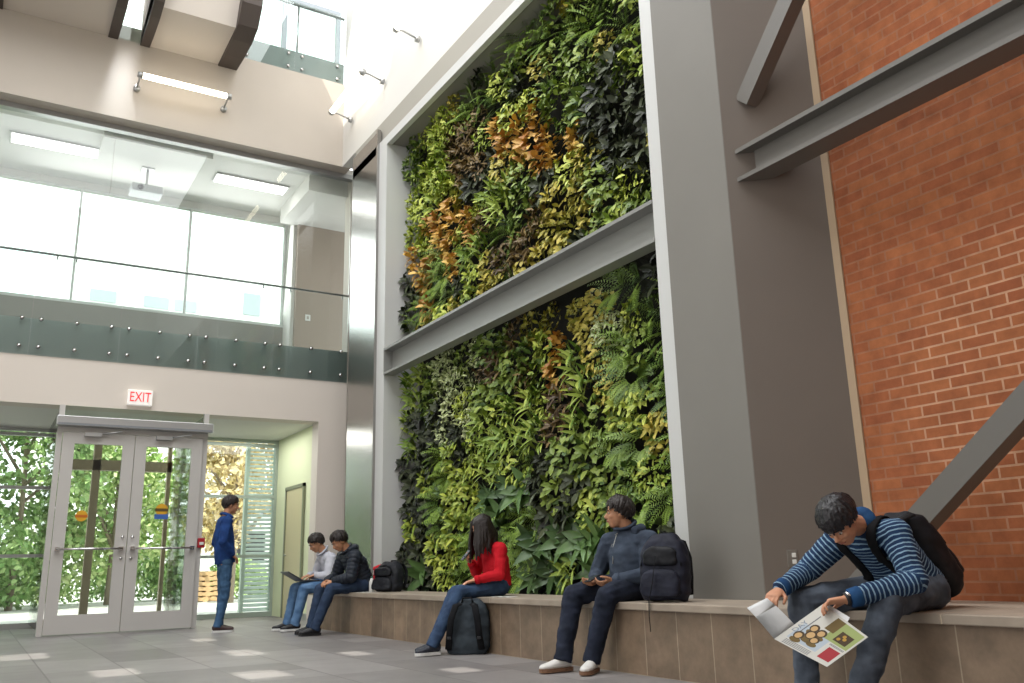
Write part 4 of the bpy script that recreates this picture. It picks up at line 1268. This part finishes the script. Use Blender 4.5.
# 2 man in the blue hooded top
m_hoodie = cloth_mat('slate_blue_fleece', '323a47', '444e5d')
F2 = dict(pelv=(4.34, 5.45, .60), chest=(4.34, 5.45, .83), neck=(4.335, 5.45, 1.005), head=(4.275, 5.47, 1.135), face=(-.84, .54, -.06),
          shL=(4.39, 5.26, .915), shR=(4.30, 5.63, .915), elL=(4.30, 5.19, .67), elR=(4.22, 5.72, .67), wrL=(4.10, 5.35, .635), wrR=(4.06, 5.53, .63),
          hipL=(4.31, 5.34, .585), hipR=(4.31, 5.55, .585), kneeL=(3.97, 5.27, .53), kneeR=(3.92, 5.62, .535), anL=(3.89, 5.37, .10), anR=(3.78, 5.58, .10), toeL=(-.8, -.55, 0), toeR=(-1, .05, 0))
p2, j2 = figure('person in a slate blue hooded top looking away while holding a phone on the bench', F2, sk_b, m_hoodie, jeans_d, h_dark, 'short', 'hooded_top', (white_shoe, brown_sole, lace_w), 0.0075,
       hands=dict(L=dict(d=(-.8, .55, -.3), n=(0, .6, .8), t=(-.3, 0, 1), curl=0.7), R=dict(d=(-.85, -.35, -.2), n=(0, -.2, 1), t=(-.3, .8, .3), curl=0.6)), leg_w=1.1, loose=1.08)
hm = MB()
nb = V(F2['neck'])
hm.tube([nb+V((-.03, -.12, -.01)), nb+V((.05, -.10, .0)), nb+V((.085, 0, -.02)), nb+V((.05, .10, .0)), nb+V((-.03, .12, -.01))], [(.03, .03), (.045, .05), (.05, .07), (.045, .05), (.03, .03)], 12)
ho = solid(hm, 'hood', m_hoodie, None, 0.007, 3, (0.004, 18)); ho.parent = j2
zp = MB().tube([nb+V((-.075, .03, -.02)), nb+V((-.105, .05, -.12)), nb+V((-.135, .03, -.25))], 0.004, 6).tube([nb+V((-.07, .06, -.03)), nb+V((-.10, .085, -.13))], 0.003, 6).build('zip', M('zip_grey', 'a9a9a4', 0.4)); zp.parent = j2
ph = thing('mobile_phone', 'dark phone held on the lap of the person in the slate blue top', 'phone', (3.99, 5.46, .63))
Mx = Matrix.Translation((3.985, 5.455, .652)) @ Matrix.Rotation(-.35, 4, 'Y') @ Matrix.Rotation(.25, 4, 'Z')
MB().bbox((-.065, -.032, -.005), (.065, .032, .005), 0.003, Mx=Mx).build('case', m_black, ph)
MB().box((-.055, -.028, .005), (.055, .028, .0058), Mx=Mx).build('screen', M('phone_screen', '3a4048', 0.15), ph)

# 3 woman in red
m_redj = cloth_mat('red_jersey', 'b3101f', 'c9202c')
F3 = dict(pelv=(4.33, 7.46, .59), chest=(4.31, 7.46, .81), neck=(4.255, 7.46, .985), head=(4.165, 7.46, 1.115), face=(-.80, 0, -.6), hup=(-.3, 0, 1),
          shL=(4.28, 7.31, .91), shR=(4.27, 7.61, .91), elL=(4.23, 7.245, .68), elR=(4.21, 7.665, .70), wrL=(4.00, 7.32, .635), wrR=(4.11, 7.58, .80),
          hipL=(4.30, 7.37, .575), hipR=(4.30, 7.55, .575), kneeL=(3.86, 7.35, .535), kneeR=(3.90, 7.53, .525), anL=(3.60, 7.37, .10), anR=(3.68, 7.53, .10), toeL=(-1, 0, 0), toeR=(-1, .1, 0))
figure('person with long dark hair in a red top looking down at a phone', F3, sk_a, m_redj, jeans, h_dark, 'long', 'red_top', (navy_shoe, white_sole, lace_l), 0.007, hs=0.96, g=0.9,
       hands=dict(L=dict(d=(-1, .3, -.25), n=(0, 0, -1), t=(0, 1, 0), curl=0.4), R=dict(d=(-.75, -.3, .45), n=(.4, -.5, .4), t=(0, -.5, .8), curl=0.75)), leg_w=0.98)
ph = thing('mobile_phone', 'small phone raised in the hand of the person in the red top', 'phone', (4.03, 7.53, .85))
Mx = Matrix.Translation((4.03, 7.535, .865)) @ Matrix.Rotation(-.9, 4, 'Y') @ Matrix.Rotation(-.2, 4, 'Z')
MB().bbox((-.06, -.03, -.005), (.06, .03, .005), 0.003, Mx=Mx).build('case', m_black, ph)
MB().box((-.05, -.026, .005), (.05, .026, .0058), Mx=Mx).build('screen', bpy.data.materials['phone_screen'], ph)

# 4 person in the dark quilted jacket
m_puff = cloth_mat('dark_quilted_nylon', '20242c', '2c323c', rough=0.5)
F4 = dict(pelv=(4.26, 10.75, .59), chest=(4.17, 10.75, .82), neck=(4.06, 10.75, .985), head=(3.945, 10.75, 1.105), face=(-.80, 0, -.6), hup=(-.3, 0, 1),
          shL=(4.09, 10.57, .91), shR=(4.07, 10.93, .91), elL=(4.01, 10.50, .67), elR=(4.0, 11.0, .67), wrL=(3.84, 10.63, .625), wrR=(3.83, 10.84, .63),
          hipL=(4.23, 10.65, .575), hipR=(4.23, 10.86, .575), kneeL=(3.79, 10.58, .535), kneeR=(3.77, 10.90, .535), anL=(3.62, 10.62, .10), anR=(3.66, 10.89, .10), toeL=(-1, 0, 0), toeR=(-1, 0, 0))
p4, j4 = figure('person in a dark quilted jacket bent forward next to the laptop user', F4, sk_c, m_puff, cloth_mat('dark_blue_jeans', '27344a', '36465f'), h_dark, 'short', 'quilted_jacket', (black_shoe, black_sole, None), 0.008,
       hands=dict(L=dict(d=(-.7, .6, -.2), n=(0, .5, -.8), t=(-.3, .6, .5), curl=0.6), R=dict(d=(-.7, -.6, -.2), n=(0, -.5, -.8), t=(-.3, -.6, .5), curl=0.6)), quilt=(0.05, 0.008), loose=1.15, torso_w=1.04)
nb = V(F4['neck'])
hm = MB().tube([nb+V((-.04, -.12, .0)), nb+V((.05, -.10, .03)), nb+V((.09, 0, .03)), nb+V((.05, .10, .03)), nb+V((-.04, .12, .0))], [(.035, .035), (.05, .055), (.055, .07), (.05, .055), (.035, .035)], 12)
ho = solid(hm, 'hood', m_puff, None, 0.008, 3, (0.004, 18)); ho.parent = j4

# 5 laptop user
m_shirt = cloth_mat('pale_grey_shirt', 'b6b8c2', 'c9cad2')
F5 = dict(pelv=(4.26, 11.72, .59), chest=(4.19, 11.72, .82), neck=(4.09, 11.72, .985), head=(3.975, 11.72, 1.115), face=(-.82, 0, -.55), hup=(-.3, 0, 1),
          shL=(4.13, 11.55, .91), shR=(4.12, 11.89, .91), elL=(4.07, 11.47, .69), elR=(4.06, 11.97, .69), wrL=(3.94, 11.62, .70), wrR=(3.93, 11.84, .70),
          hipL=(4.23, 11.62, .575), hipR=(4.23, 11.83, .575), kneeL=(3.79, 11.60, .535), kneeR=(3.76, 11.88, .535), anL=(3.70, 11.64, .10), anR=(3.67, 11.88, .10), toeL=(-1, -.1, 0), toeR=(-1, .1, 0))
figure('person in a pale grey shirt and light jeans typing on a laptop', F5, sk_b, m_shirt, jeans_l, h_dark, 'short', 'shirt', (black_shoe, white_sole, lace_l), 0.008,
       hands=dict(L=dict(d=(-1, .25, -.3), n=(0, 0, -1), t=(0, 1, 0), curl=0.4), R=dict(d=(-1, -.25, -.3), n=(0, 0, -1), t=(0, -1, 0), curl=0.4)))
lp = thing('laptop', 'open dark laptop on the knees of the person in the pale shirt', 'laptop', (3.85, 11.73, .62))
MB().bbox((3.755, 11.56, .622), (3.985, 11.90, .640), 0.005).build('base', M('laptop_grey', '3b3d42', 0.4), lp)
MB().box((3.80, 11.585, .640), (3.90, 11.875, .643)).build('keyboard', m_black, lp)
Mx = Matrix.Translation((3.755, 11.73, .636)) @ Matrix.Rotation(1.12, 4, 'Y')
lid = MB().bbox((-.008, -.17, -.005), (.008, .17, .23), 0.004, Mx=Matrix.Translation((3.755, 11.73, .636)) @ Matrix.Rotation(-1.05, 4, 'Y')).build('lid', bpy.data.materials['laptop_grey'], lp)
sx = MB().box((.008, -.155, .012), (.0088, .155, .215), Mx=Matrix.Translation((3.755, 11.73, .636)) @ Matrix.Rotation(-1.05, 4, 'Y')).build('screen', M('laptop_screen', '4a525c', 0.2), lp)

# 6 standing man
m_blue = cloth_mat('royal_blue_fleece', '1c3668', '274883')
F6 = dict(pelv=(2.93, 12.38, .95), chest=(2.90, 12.38, 1.24), neck=(2.915, 12.38, 1.49), head=(2.975, 12.38, 1.655), face=(.97, -.12, -.18), hup=(.1, 0, 1),
          shR=(2.89, 12.20, 1.425), shL=(2.91, 12.56, 1.425), elR=(2.84, 12.13, 1.15), elL=(2.86, 12.63, 1.15), wrR=(2.99, 12.20, .985), wrL=(3.0, 12.55, .985),
          hipR=(2.93, 12.29, .90), hipL=(2.93, 12.47, .90), kneeR=(2.94, 12.30, .49), kneeL=(2.95, 12.47, .49), anR=(2.87, 12.30, .092), anL=(2.93, 12.48, .092), toeR=(1, -.1, 0), toeL=(1, .1, 0))
figure('person standing in a royal blue fleece and blue jeans near the entrance doors', F6, sk_c, m_blue, cloth_mat('mid_blue_jeans', '35506e', '47688a'), h_dark, 'short', 'fleece', (M('dark_brown_leather', '3a2524', 0.5), white_sole, lace_l), 0.008,
       hands=dict(L=dict(d=(.7, -.3, -.6), n=(-.5, 0, -.6), t=(0, -1, .2), curl=0.5), R=dict(d=(.7, .3, -.6), n=(-.5, 0, -.6), t=(0, 1, .2), curl=0.5)), leg_w=0.9, loose=1.05, hem=0.05)


# ------------------------------------------------------------------ bags, newspaper, small things
def backpack(label, loc, axes, w, d, h, mats, strap_hang=None, slump=0.0, worn=None):
    """x width, y out from the back panel, z up; axes are the world directions of the three"""
    m_main, m_trim, m_strap = mats
    x, y, z = [V(a).normalized() for a in axes]
    Mx = Matrix(((x.x, y.x, z.x, loc[0]), (x.y, y.y, z.y, loc[1]), (x.z, y.z, z.z, loc[2]), (0, 0, 0, 1)))
    r = thing('backpack', label, 'backpack', loc)
    def shell(cy, hw, hd, z0, z1, top=0.55, nn=9, ex=3.2):
        mb = MB(); m = 26; vs = []; fs = []
        for i in range(nn):
            t = i/(nn-1)
            k = 1-top*(max(0, t-0.55)/0.45)**2*0.75
            kk = (0.86 if i == 0 else 1.0)*k
            if i == nn-1: kk *= 0.75
            for j in range(m):
                a = 2*PI*j/m
                ca, sa = math.cos(a), math.sin(a)
                px = math.copysign(abs(ca)**(2/ex), ca)*hw*kk
                py = math.copysign(abs(sa)**(2/ex), sa)*hd*kk+cy-slump*t*hd
                vs.append(Mx @ V((px, py, z0+(z1-z0)*t)))
        for i in range(nn-1):
            for j in range(m):
                fs.append((i*m+j, i*m+(j+1) % m, (i+1)*m+(j+1) % m, (i+1)*m+j))
        fs.append(tuple(range(m-1, -1, -1))); fs.append(tuple((nn-1)*m+j for j in range(m)))
        return mb.add(vs, fs, 0, True)
    solid(shell(d*0.5, w/2, d/2, 0, h), 'body', m_main, r, 0.01, 4, (0.009, 9))
    solid(shell(d*0.98, w*0.40, d*0.2, h*0.04, h*0.45, 0.4), 'front_pocket', m_main, r, 0.008, 3, (0.006, 12))
    solid(shell(d*0.93, w*0.36, d*0.17, h*0.50, h*0.80, 0.5), 'top_pocket', m_trim, r, 0.008, 3, (0.005, 12))
    for q in (-1, 1):
        solid(shell(d*0.45, w*0.10, d*0.28, h*0.05, h*0.38, 0.2).add([], []), 'side_pocket', m_trim, r, 0.01, 3) if False else None
    zp = MB()
    pts = []
    for i in range(15):
        a = PI*i/14
        pts.append(Mx @ V((math.cos(a)*w*0.42, d*0.88-0.01*math.sin(a), h*0.5+math.sin(a)*h*0.36)))
    zp.tube(pts, 0.005, 6)
    zp.build('zip', m_strap, r)
    for q in (-1, 1):
        st = MB()
        P_ = [(q*w*0.14, 0.0, h*0.93), (q*w*0.22, -0.045, h*0.90), (q*w*0.30, -0.07, h*0.66), (q*w*0.34, -0.05, h*0.36), (q*w*0.38, 0.0, h*0.10)]
        P_ = [Mx @ V(p) for p in P_]
        if worn: P_ = worn[q]
        st.tube(P_, [(0.03, 0.009)]*len(P_), 8, lat=x)
        so = st.build('shoulder_strap', m_strap, r)
        if worn: continue
        bk = MB().bbox((q*w*0.34-0.018, -0.062, h*0.30), (q*w*0.34+0.018, -0.042, h*0.35), 0.004, Mx=Mx).build('buckle', m_plast if strap_hang else m_black)
        bk.parent = so
    hd2 = MB()
    hp = [Mx @ V(p) for p in ((-0.05, d*0.2, h*0.94), (-0.04, d*0.16, h*1.03), (0.04, d*0.16, h*1.03), (0.05, d*0.2, h*0.94))]
    hd2.tube(hp, 0.009, 8); hd2.build('top_handle', m_strap, r)
    if strap_hang:
        MB().tube([V(p) for p in strap_hang], [(0.009, 0.003)]*len(strap_hang), 6).build('hanging_strap', m_strap, r)
    return r
n_blk = cloth_mat('black_nylon', '17181d', '22242a', rough=0.6)
n_blk2 = cloth_mat('black_nylon_panel', '101116', '191b20', rough=0.5)
n_char = cloth_mat('charcoal_canvas', '2f363c', '3d454c')
n_navy = cloth_mat('dark_navy_nylon', '1a1c28', '272a38', rough=0.6)
n_str = cloth_mat('black_webbing', '0f1013', '17181c')

from mathutils.bvhtree import BVHTree
_sw = bpy.data.objects['sweater'].data
_bv = BVHTree.FromPolygons([v.co for v in _sw.vertices], [tuple(p.vertices) for p in _sw.polygons])
def on_cloth(pts, gap=0.011):
    # lay the strap on the sweater: dense points pulled to its surface
    pts = [V(p) for p in pts]; out = []
    for a, b in zip(pts[:-1], pts[1:]):
        for k in range(4):
            p = a.lerp(b, k/4)
            loc, nor, idx, dist = _bv.find_nearest(p)
            out.append(loc+nor*gap)
    return out
STRAPS = {q: [V((4.27, y, .97))]+on_cloth([(4.16, y, .97), (4.04, y, .99), (3.93, y, .90), (3.91, y, .80), (3.98, y, .70), (4.08, y+d, .62), (4.20, y+d*2, .62)])+[V((4.40, y+d*1.5, .63))]
          for q, y, d in ((-1, 2.945, -.03), (1, 3.14, .03))}
backpack('black backpack worn by the newspaper reader', (4.50, 3.06, .515), ((0, 1, 0), (.80, 0, .60), (-.60, 0, .80)), .34, .20, .50, (n_blk, n_blk2, n_str), worn=STRAPS)
backpack('dark navy backpack with a hanging strap beside the person in the slate blue top', (4.30, 4.95, HB), ((.45, -.9, 0), (-.9, -.45, .1), (.1, .05, 1)), .36, .20, .46, (n_navy, n_blk2, n_str),
         strap_hang=((4.10, 4.86, .80), (4.06, 4.86, .62), (4.02, 4.86, .50), (4.015, 4.86, .40), (4.02, 4.86, .30)))
backpack('charcoal backpack on the floor behind the legs in blue jeans', (3.84, 7.22, 0.0), ((.75, -.65, 0), (.65, .75, 0.05), (.03, -.03, 1)), .40, .20, .47, (n_char, n_char, n_str))
backpack('slouching black backpack on the bench right of the dark quilted jacket', (4.50, 10.28, HB), ((.30, -.95, 0), (-.95, -.30, .05), (.1, .15, 1)), .42, .22, .36, (n_blk, n_blk2, n_str), slump=0.3)
# red cloth and bottle beside the slouching bag
rc = MB(); rc.ell((4.36, 10.50, HB+.20), (.05, .06, .09), None, 12, 8)
rc.cap((4.34, 10.52, HB+.28), (4.42, 10.40, HB+.32), .03, .025)
o = solid(rc, 'red_cloth', cloth_mat('red_fleece', 'b3202b', 'cf3a40'), None, 0.008, 3, (0.008, 18), origin=(4.36, 10.5, HB+.1)); tag(o, 'red cloth bundled on the bench between dark jacket and slouching bag', 'cloth')
bt = thing('water_bottle', 'small white bottle on the bench left of the slouching black bag', 'bottle', (4.30, 10.53, HB))
MB().tube([(4.30, 10.53, HB), (4.30, 10.53, HB+.012), (4.30, 10.53, HB+.12), (4.30, 10.53, HB+.15), (4.30, 10.53, HB+.165)], [.03, .034, .034, .02, .014], 18).build('body', m_plast, bt)
MB().tube([(4.30, 10.53, HB+.165), (4.30, 10.53, HB+.185)], .016, 16).build('cap', M('bottle_green', '3f6b57', 0.4), bt)
def sheet(loc, w, h, rot, label, name='paper_sheet'):
    Mx = Matrix.Translation(loc) @ Matrix.Rotation(rot, 4, 'Z')
    mb = MB(); n = 8; vs = []
    for lvl in (0, 0.0012):
        for i in range(n+1):
            for j in range(2):
                vs.append(Mx @ V((-w/2+w*j, -h/2+h*i/n, lvl+0.004*math.sin(i*0.9)**2)))
    o_ = 2*(n+1); fs = []
    for i in range(n):
        fs += [(2*i, 2*i+1, 2*i+3, 2*i+2), (o_+2*i, o_+2*i+2, o_+2*i+3, o_+2*i+1), (2*i, 2*i+2, o_+2*i+2, o_+2*i), (2*i+1, o_+2*i+1, o_+2*i+3, 2*i+3)]
    fs += [(0, o_, o_+1, 1), (2*n, 2*n+1, o_+2*n+1, o_+2*n)]
    return tag(mb.add(vs, fs).build(name, m_plast), label, 'paper')
sheet((4.16, 7.05, HB+.001), .12, .24, .15, 'white paper slip on the bench right of the person in red')
sheet((4.15, 10.35, HB+.001), .14, .2, .5, 'white paper slip on the bench in front of the slouching black bag')
sheet((4.13, 7.95, HB+.001), .06, .09, .3, 'tiny white paper scrap on the bench left of the person in red')

# newspaper
A, Bp, Cp = V((3.529, 3.300, 0.367)), V((3.510, 2.970, 0.261)), V((3.572, 2.770, 0.402))
Dp = V((3.606, 3.034, .540))
ux = (Bp-A); uy = (Dp-A); nn = ux.cross(uy).normalized()
if nn.x > 0: nn = -nn                                   # towards the viewer's side
npz = thing('newspaper', 'open tabloid newspaper with colour pictures held by the person in striped sweater', 'newspaper', tuple((A+Cp)/2))
m_paper = M('newsprint', 'c9c7c0', 0.8); m_paperw = M('newsprint_white', 'd9dadb', 0.8)
def pp(a, b, e=0.0): return A*(1-a)*(1-b)+Bp*a*(1-b)+Cp*a*b+Dp*(1-a)*b+nn*e
mb = MB()
n = 10
vs = []
for e in (0.0, -0.003):
    for i in range(n+1):
        for j in range(n+1):
            a, b = i/n, j/n
            vs.append(pp(a, b, e-0.0))
fs = []
q_ = (n+1)**2
for i in range(n):
    for j in range(n):
        k = i*(n+1)+j
        fs += [(k, k+1, k+n+2, k+n+1), (q_+k, q_+k+n+1, q_+k+n+2, q_+k+1)]
for i in range(n):
    for (k1, k2) in ((i, i+1), (n*(n+1)+i, n*(n+1)+i+1), (i*(n+1), (i+1)*(n+1)), (i*(n+1)+n, (i+1)*(n+1)+n)):
        fs.append((k1, k2, q_+k2, q_+k1))
mb.add(vs, fs).build('front_page', m_paper, npz)
# the inner sheet curls over to the left, blank side up
mb = MB(); vs = []
E0, E1 = A, A+uy*1.0
for e in (0.0, 0.002):
    for i in range(9):
        t = i/8
        off = V((-0.048*t-0.008*math.sin(PI*t), 0.120*t, 0.149*t+0.012*math.sin(PI*t)))
        vs += [A+V((0, 0.0, 0))+off*1.0+V((0, 0, e)), A+uy*(0.42-0.05*t)+off*0.9+V((0, 0, e))]
fs = []
for i in range(8):
    a = 2*i
    fs += [(a, a+1, a+3, a+2), (18+a, 18+a+2, 18+a+3, 18+a+1), (a, a+2, 18+a+2, 18+a), (a+1, 18+a+1, 18+a+3, a+3)]
fs += [(0, 18, 19, 1), (16, 17, 35, 34)]
mb.add(vs, fs, 0, True).build('inner_sheet', m_paperw, npz)
mb = MB(); vs = []
for e in (-0.012, -0.014):
    vs += [pp(0.0, 0.3, e), pp(0.9, 1.05, e), pp(0.9, 1.0, e), pp(0.0, 1.02, e)]
mb.add([pp(0.0, 0.75, -.004), pp(0.55, 1.0, -.004), pp(0.5, 1.09, -.006), pp(0.0, 1.04, -.006), pp(0.0, 0.75, -.006), pp(0.55, 1.0, -.006), pp(0.5, 1.09, -.008), pp(0.0, 1.04, -.008)],
       [(0, 1, 2, 3), (7, 6, 5, 4), (0, 4, 5, 1), (1, 5, 6, 2), (2, 6, 7, 3), (3, 7, 4, 0)]).build('back_sheet', m_paperw, npz)
def patch(poly, name, mat, e=0.0006):
    k = len(poly)
    vs = [pp(a, b, e) for a, b in poly]+[pp(a, b, 0.0002) for a, b in poly]
    return MB().add(vs, [tuple(range(k)), tuple(range(2*k-1, k-1, -1))]+[(i, k+i, k+(i+1) % k, (i+1) % k) for i in range(k)]).build(name, mat, npz)
def rect(a0, b0, a1, b1, nm, mat, e=0.0006): return patch([(a0, b0), (a1, b0), (a1, b1), (a0, b1)], nm, mat, e)
def disc(a, b, ra, rb, nm, mat, e): return patch([(a+ra*math.cos(2*PI*i/14), b+rb*math.sin(2*PI*i/14)) for i in range(14)], nm, mat, e)
ink = M('ink_grey', '6e6f74', 0.8); olive = M('print_olive', '6d5a34', 0.8); gold = M('print_gold', 'b08a3c', 0.8); skinp = M('print_skin', 'c3a070', 0.8)
greenp = M('print_green', '98a468', 0.8); redp = M('print_red', 'a03038', 0.8); greyb = M('print_pale_blue', 'aeb9c4', 0.8); dkp = M('print_dark', '4a3a28', 0.8)
rect(0.05, 0.62, 0.95, 0.97, 'green_block', greenp, 0.0004) if False else None
rect(0.52, 0.50, 0.97, 0.96, 'green_block', greenp, 0.0004)
rect(0.66, 0.56, 0.90, 0.80, 'picture', dkp, 0.0008)
for i, (a, b) in enumerate(((0.72, 0.63), (0.80, 0.68), (0.76, 0.73))): disc(a, b, .03, .035, 'picture_face', gold, 0.0011)
rect(0.40, 0.66, 0.58, 0.96, 'small_picture', olive, 0.0007)
rect(0.10, 0.16, 0.66, 0.55, 'pale_block', greyb, 0.0003)
for i, (a, b, r_) in enumerate(((0.22, 0.30, .075), (0.36, 0.42, .085), (0.30, 0.56, .07), (0.46, 0.54, .075), (0.48, 0.36, .07))):
    disc(a, b, r_*1.15, r_*1.2, 'hair_print', dkp, 0.0009)
    disc(a, b-0.01, r_*0.75, r_*0.85, 'face_print', skinp, 0.0012)
    disc(a+0.02, b-r_*1.5, r_*1.3, r_*0.8, 'shoulder_print', olive, 0.0007)
rect(0.74, 0.10, 0.95, 0.40, 'red_block', redp, 0.0006)
for k in range(6):
    rect(0.08+0.02*k, 0.08+0.0*k, 0.10+0.02*k, 0.08, 'x', ink) if False else None
for k in range(4):
    rect(0.12, 0.03+k*0.028, 0.62, 0.042+k*0.028, 'text_line', ink, 0.0005)
for k in range(5):
    rect(0.70, 0.44+k*0.022, 0.96, 0.452+k*0.022, 'text_line', ink, 0.0007) if k < 2 else None
# masthead along the fold
xa, ya = uy.normalized(), -ux.normalized()
zz = xa.cross(ya)
Mt = Matrix(((xa.x, ya.x, nn.x, 0), (xa.y, ya.y, nn.y, 0), (xa.z, ya.z, nn.z, 0), (0, 0, 0, 1)))
text('DAY', 0.045, M('masthead_blue', '7d8795', 0.8), 'masthead', npz, Matrix.Translation(pp(0.10, 0.45, 0.0006)) @ Mt, 0.0003)
rect(0.17, 0.20, 0.19, 0.80, 'rule', ink, 0.0005)
bpy.data.scenes.remove(SCRATCH)
